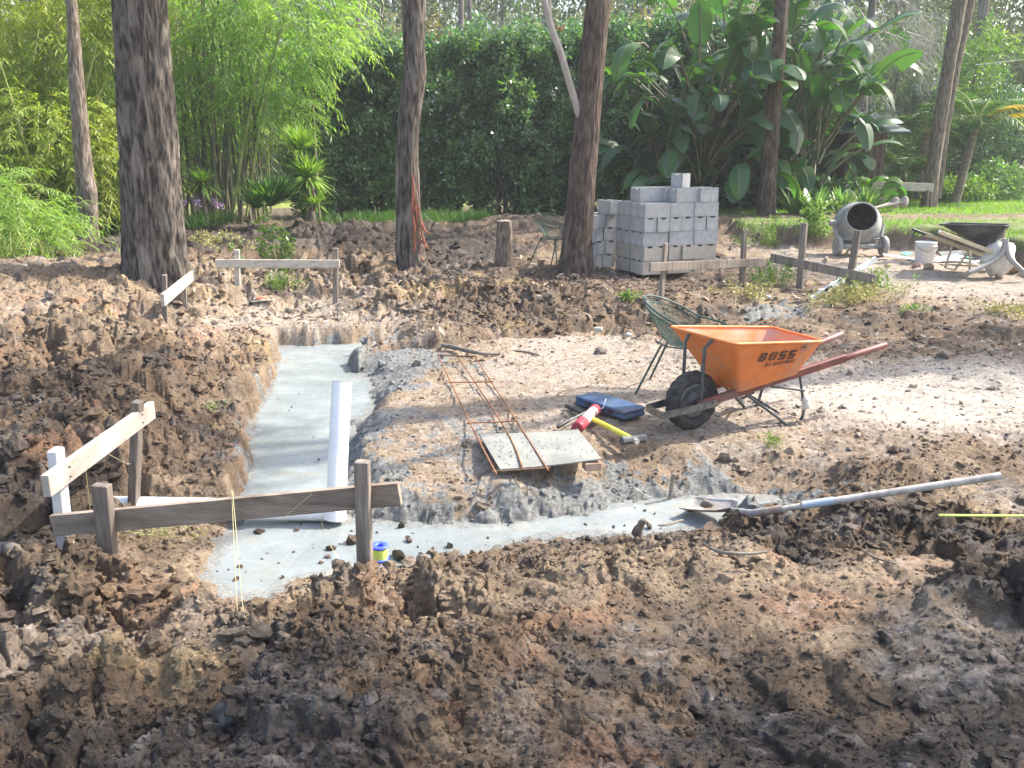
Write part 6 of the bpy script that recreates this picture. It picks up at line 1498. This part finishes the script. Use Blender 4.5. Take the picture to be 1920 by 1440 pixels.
# ------------------------------------------------------------ garden hut
hc = PY(1640, 375, 19.7); root = thing('garden_hut', 'small brown board hut with a low green grey sheet roof among the plants', 'hut', (hc.x, 19.7, .6))
xl, xr = PY(1585, 300, 19.7).x - hc.x, PY(1676, 300, 19.7).x - hc.x; zt_ = PY(1640, 250, 19.7).z - .6; zr_ = PY(1640, 213, 20.6).z - .6
xr2 = PY(1660, 300, 19.7).x - hc.x
part('wall', MB().box(((xl + xr2) / 2, .75, zt_ / 2), (xr2 - xl, 1.4, zt_)), MT['hutwall'], root)
for k in range(7): part('batten', MB().box((xl + (xr2 - xl) * (k + .5) / 7, .04, zt_ / 2), (.03, .02, zt_ - .05)), MT['wood_dark'], root)
rf = MB(); a0 = V3((xl - .15, -.15, zt_)); a1 = V3((xr + .25, -.15, zt_)); b1 = V3((xr - .25, .9, zr_)); b0_ = V3((xl - .15, .9, zr_)); dz_ = V3((0, 0, .04))
rf.add([a0, a1, b1, b0_, a0 + dz_, a1 + dz_, b1 + dz_, b0_ + dz_], [(0, 1, 2, 3), (4, 5, 6, 7), (0, 1, 5, 4), (1, 2, 6, 5), (2, 3, 7, 6), (3, 0, 4, 7)])
rf.add([a1, V3((xr + .25, 1.9, zt_)), b1, a1 + dz_, V3((xr + .25, 1.9, zt_ + .04)), b1 + dz_], [(0, 1, 2), (3, 4, 5)])
part('roof', rf, MT['roof'], root)

# ------------------------------------------------------------ far trestle with a board, shovels lying by it
y_ = 18.4; root = thing('trestle', 'pale board on low timber trestle legs on the lawn edge', 'trestle', tuple(PY(1690, 388, y_)))
part('board', MB().bar(PY(1636, 347, y_), PY(1750, 352, y_), .17, .035, bev=.004), MT['wood_pale2'], root, True)
part('leg', MB().bar(PY(1745, 388, y_ + .05), PY(1748, 349, y_ + .05), .07, .05), MT['wood_grey'], root, True)
part('leg', MB().bar(PY(1738, 386, y_ - .05), PY(1741, 356, y_ - .05), .05, .04), MT['wood_grey'], root, True)
part('leg', MB().bar(PY(1612, 350, y_ - .1), PY(1632, 392, y_ - .2), .035, .035), MT['wood_pale2'], root, True)
part('leg', MB().bar(PY(1644, 358, y_), PY(1660, 386, y_ - .1), .035, .035), MT['wood_pale2'], root, True)
part('rail', MB().bar(PY(1610, 353, y_), PY(1640, 357, y_), .03, .03), MT['wood_pale2'], root, True)
part('rail', MB().bar(PY(1620, 371, y_ - .05), PY(1662, 373, y_ - .05), .03, .03), MT['wood_pale2'], root, True)
for k, (a, b, t_, lb) in enumerate((((1632, 392), (1672, 380), (1681, 371), 'cement caked shovel lying on the lawn edge, left blade upright'), ((1640, 390), (1690, 379), (1697, 370), 'cement caked shovel lying on the lawn edge, right blade upright'))):
    root = thing('spade', lb, 'shovel', tuple(PY(*b, 17))); part('shaft', MB().tube([PY(*a, 16.9), PY(*b, 17)], .022, 8), MT['shaft'], root, True)
    c_ = PY((b[0] + t_[0]) / 2 + 3, (b[1] + t_[1]) / 2 + 4, 17); v0, f0 = ico(3)
    part('blade', MB().add([c_ + V3((a_[0] * .085, a_[1] * .03 + .03 * a_[0] ** 2, a_[2] * .11)) for a_ in v0], [tuple(f) for f in f0], True), MT['blade'], root, True)

# ------------------------------------------------------------ weeds
def weed(label, u, v, w_, h, n, mat='weed', L=.05, W=.022, cat='weed clump'):
    c = G(u, v); root = thing('weed_clump', label, cat, c, 0, 'weed clumps on the bare ground')
    cen = []; mb = MB()
    for k in range(max(8, int(n / 9))):
        b = c + Vector((random.gauss(0, w_ * .45), random.gauss(0, w_ * .28), 0)); b.z = GZ(b.x, b.y); t = b + Vector((random.gauss(0, .08), random.gauss(0, .08), h * random.uniform(.3, 1)))
        mb.tube([b, b.lerp(t, .6) + Vector((.01, 0, 0)), t], [.003, .002, .001], 4, cap=False)
        for j in range(4): cen.append(tuple(b.lerp(t, random.uniform(.3, 1))))
    v_, q_ = clumps(np.array(cen), .055, 7, L, W, 0, .8); fol('leaves', v_, q_, LF[mat], root); part('stems', mb, MT['culm'], root, True)['kind'] = 'stuff'
weed('tall yellow green weed rising behind the horizontal tan board', 512, 520, .42, 1.0, 180, 'weed', .075, .045)
weed('low weed under the horizontal tan board', 520, 545, .35, .28, 120)
weed('weed cluster at the right stake of the grey weathered board', 1450, 535, .35, .35, 220)
weed('low weeds left of the grey board end, near the spilt cement', 1400, 555, .5, .16, 160, 'drygrass')
weed('broad tangle of light weeds at the foot of the leaning stake', 1600, 568, .62, .25, 420, 'drygrass', .05, .014)
weed('green leafy weeds round the leaning stake', 1620, 548, .4, .35, 220)
weed('leafy green weed at the foot of the short cut bank', 1425, 462, .5, .35, 260)
weed('tall bright weed on the bank edge left of the mixer', 1528, 432, .3, .55, 200, 'weed', .07, .04)
weed('small green sprout on the bare ground beside the wire chair frame', 1170, 566, .16, .10, 40)
weed('dry grass tuft at the right edge of the bare ground', 1895, 592, .5, .12, 150, 'drygrass')
weed('tiny sprout in the clods left of the trench', 388, 770, .04, .03, 8, 'weed', .03, .01)
weed('single small weed on the mud below the barrow', 1445, 832, .04, .04, 8, 'weed', .02, .008)
weed('small weed on the flat dirt beyond the barrow handles', 1705, 583, .06, .05, 9, 'weed', .035, .014)
weed('green grassy weed behind the big trunk', 400, 462, .6, .22, 240, 'drygrass')
weed('small weed tuft by the foot of the short pale board', 360, 560, .12, .12, 30)
weed('small weed between the two front stakes by the white stake', 300, 1010, .06, .08, 8, 'drygrass', .03, .008)
# grass on the terrace and its broken edge
def blades(name, n, xr_, yr_, dens, h, w_, mat, kind='stuff'):
    x = rng.uniform(*xr_, n); y = rng.uniform(*yr_, n); z, f, tb, bd, dit = macro(x, y, True); k = rng.uniform(0, 1, n) < dens(x, y, tb, bd)
    x, y, tb = x[k], y[k], tb[k]; zz = land(x, y)[0]; m = len(x)
    b = np.stack([x, y, zz - .01], 1); d = np.c_[rng.normal(0, .35, (m, 2)), np.ones(m)]
    d[:, 1] -= np.where(tb < .95, .9, 0); 
    hh = h * rng.uniform(.5, 1.3, m) * np.where(tb < .97, 2.0, 1)
    v, q = kites(b, d, hh, w_, np.c_[rng.normal(0, 1, (m, 2)), np.zeros(m)]); o = link(name, np_mesh(name, v, q, mat)); o['kind'] = kind
blades('lawn_grass', 60000, (3.4, 16), (12.5, 25), lambda x, y, tb, bd: (tb > .6) * np.where((y > 17.6) & (y < 25), .95, np.where(y < 15.9, .85, .12)) * np.where(x < 5.0, .35 * (x > 4.3) , 1) * np.where(y > 17.6, 1, np.clip(vnoise(x * 2, y * 2, 7) * 1.8 - .3, 0, 1)), .07, .014, LF['lawn'])
blades('bank_grass', 9000, (3.2, 14), (12, 17), lambda x, y, tb, bd: ((tb > .45) & (tb < .96)) * (vnoise(x * 2.3, y * 2.3, 12) > .42) * 1.0, .09, .014, LF['weed'])
# shrubs and bushes in the right background
def bush(label, c, r_, n, mat, L=.12, W=.05, group='shrubs at the back right', name='shrub', per=42):
    root = thing(name, label, 'shrub', c, 0, group); cen, _ = ball(n, (c[0], c[1], c[2] + r_[2]), r_, .5); cen = cen[cen[:, 2] > c[2]]; v, q = clumps(cen, .25, per, L, W, .1, .7); fol('leaves', v, q, LF[mat], root)
    part('stems', MB().tube([Vector((c[0], c[1], min(c[2], .6))), Vector(c) + Vector((.1, 0, r_[2]))], [.04, .02], 6), BK['brown'], root, True); return root
def gp(u, y, z=.6): p = PY(u, 380, y); return (p.x, y, z)
bush('glossy shrub at the right edge below the palm', gp(1885, 23.5), (1.5, .9, 1.5), 170, 'hedge', .12, .06)
bush('low leafy bush in front of the glossy shrub at the right', gp(1860, 22.3), (.9, .5, .45), 70, 'hedge2')
bush('small pale bush between the palm trunk and the lawn', gp(1800, 21.6), (.8, .4, .25), 60, 'weed')
bush('tall dark shrub behind the feathery palm', gp(1790, 26), (1.6, 1, 2.1), 180, 'hedge', .14, .06)
bush('dark shrub behind the hut', gp(1600, 27.5), (2.2, 1, 2.4), 220, 'hedge', .15, .06)
bush('leafy bush right of the hut wall', gp(1700, 24), (1.0, .6, .9), 90, 'hedge2')
bush('shrub above the hut roof', gp(1560, 26), (1.2, .8, 2.6), 140, 'hedge2', .14, .06)
bush('tall yellow flushed tree crown at the upper right', gp(1790, 24, 2.9), (1.2, .8, 1.2), 60, 'weed', .15, .06)
bush('dark bush in the bamboo gap left of the hedge', gp(590, 19.8, .35), (.6, .6, 1.3), 110, 'hedge')
# ------------------------------------------------------------ bush behind: trees one by one, then the far wood
bt = [(-260, 27, 6.0, 'far', 3), (-60, 29, 6.5, 'far2', 3), (120, 30, 6, 'far', 3), (300, 28, 5.6, 'far', 2.6), (480, 30, 6, 'far', 2.8), (620, 27, 4.6, 'far3', 1.9), (700, 31, 6.2, 'far3', 2.5), (790, 34, 6.8, 'far2', 2.6), (860, 29, 5.2, 'far3', 1.8), (960, 32, 6.2, 'far3', 2.6), (1060, 30, 5.6, 'far2', 2.2), (1150, 33, 6.8, 'far2', 2.8), (1190, 27, 5.4, 'far2', 1.5), (1260, 29, 6, 'far', 2.4), (1400, 30, 6.4, 'far', 2.6), (1530, 29, 6.2, 'far3', 2.4), (1650, 27, 5.8, 'far3', 2.1), (1740, 30, 6.5, 'far', 2.5), (1840, 28, 5.6, 'far3', 2.2), (1930, 27, 5.2, 'far', 2.2), (2080, 28, 6, 'far', 3)]
WH = ['far left edge', 'left edge', 'left bamboo', 'big ironbark', 'leaning bamboo poles', 'hedge and bamboo join', 'left part of the hedge', 'torn tree', 'gap right of the torn tree', 'middle of the hedge', 'dead branch', 'leaning trunk', 'hedge end', 'left paddle leaves', 'tall paddle leaves', 'right paddle leaves', 'dead twigs', 'crossing trunks', 'palm', 'right edge', 'far right edge']
for k, (u, y, h, mt, rad) in enumerate(bt):
    x = PY(u, 400, y).x; root = thing('bush_tree', f'{ {"far": "green", "far2": "yellowish", "far3": "grey green wispy"}[mt]} bush tree seen behind the {WH[k]}', 'tree', (x, y, .4), 0, 'bush trees beyond the garden')
    cen, _ = ball(150, (x, y, h * .62), (rad, rad * .7, h * .42), .3); wis = mt == 'far3'
    v, q = clumps(cen, .5, 46, .34 if wis else .22, .022 if wis else .075, .9 if wis else .3, .4); fol('crown', v, q, LF[mt], root)
    v, q = trunk_mesh([(x, y, .2), (x + .1, y, h * .5), (x, y, h * .9)], [.13, .1, .04], seg=14, step=.3, amp=.005, ks=4); npart('trunk', v, q, BK['far'], root, True)
n = 3600; a_ = np.radians(rng.uniform(-46, 46, n)); r_ = rng.uniform(36, 52, n); cen = np.stack([r_ * np.sin(a_), r_ * np.cos(a_), rng.uniform(.5, 13, n)], 1)
v, q = clumps(cen, 1.0, 44, .42, .13, .4, .4); o = link('distant_woods', np_mesh('distant_woods', v, q, LF['far'])); o['kind'] = 'stuff'
n = 2200; a_ = np.radians(rng.uniform(-46, 46, n)); r_ = rng.uniform(34, 50, n); cen = np.stack([r_ * np.sin(a_), r_ * np.cos(a_), rng.uniform(.5, 10, n)], 1)
v, q = clumps(cen, .9, 40, .42, .10, .6, .4); o = link('distant_woods_wispy', np_mesh('distant_woods_wispy', v, q, LF['far3'])); o['kind'] = 'stuff'
# overhead wire at the far right
o = part('overhead_wire', MB().tube([PY(1830, 122, 22), PY(1920, 112, 20), PY(2100, 90, 18)], .012, 5), MT['ropewhite']); tag(o, 'thin pale overhead wire at the upper right', 'wire')
# gum trees standing beyond the right edge, whose crowns shade the ground
SH = [((8.0, 4.35, 8.0), (3.0, .8, .8), 75, 9.2, 4.9, 'nearest the viewer'), ((9.8, 14.2, 8.0), (1.9, 1.6, 1.1), 70, 11.2, 14.4, 'beside the right palms'), ((11.5, 10.3, 8.2), (1.7, .9, .9), 45, 12, 10.5, 'level with the block stack'), ((4.6, 7.4, 8.0), (1.3, 1.2, .9), 26, 6.9, 8.3, 'closest to the right edge'), ((10.4, 3.4, 8.0), (1.6, 1.4, 1.0), 50, 11.6, 3.2, 'farthest out beside the viewer')]
for k, (c, r_, n, bx, by, wh) in enumerate(SH):
    root = thing('gum_tree', f'gum tree beyond the right edge of the view, {wh}', 'tree', (bx, by, .1), 0, 'gum trees beyond the right edge')
    v, q = trunk_mesh([(bx, by, -.2), (bx - .1, by, 3), (c[0], c[1], c[2])], [.2, .17, .07], seg=24, step=.15, amp=.01, ks=6); npart('trunk', v, q, BK['iron'], root, True)
    crown_for(root, c, r_, n, 60, .17, .05, LF['gum'], BK['brown'], (bx - .1, by, c[2] - 2), 5)

# ------------------------------------------------------------ morning haze
hz = bpy.data.materials.new('haze'); hz.use_nodes = True; hn = hz.node_tree.nodes; hn.clear(); ho = hn.new('ShaderNodeOutputMaterial'); hv = hn.new('ShaderNodeVolumePrincipled')
hv.inputs['Color'].default_value = (.93, .95, 1, 1); hv.inputs['Density'].default_value = .0018; hv.inputs['Anisotropy'].default_value = .3
hz.node_tree.links.new(hv.outputs[0], ho.inputs['Volume'])
o = part('haze', MB().box((0, 0, 8.5), (560, 560, 21)), hz); o['kind'] = 'stuff'
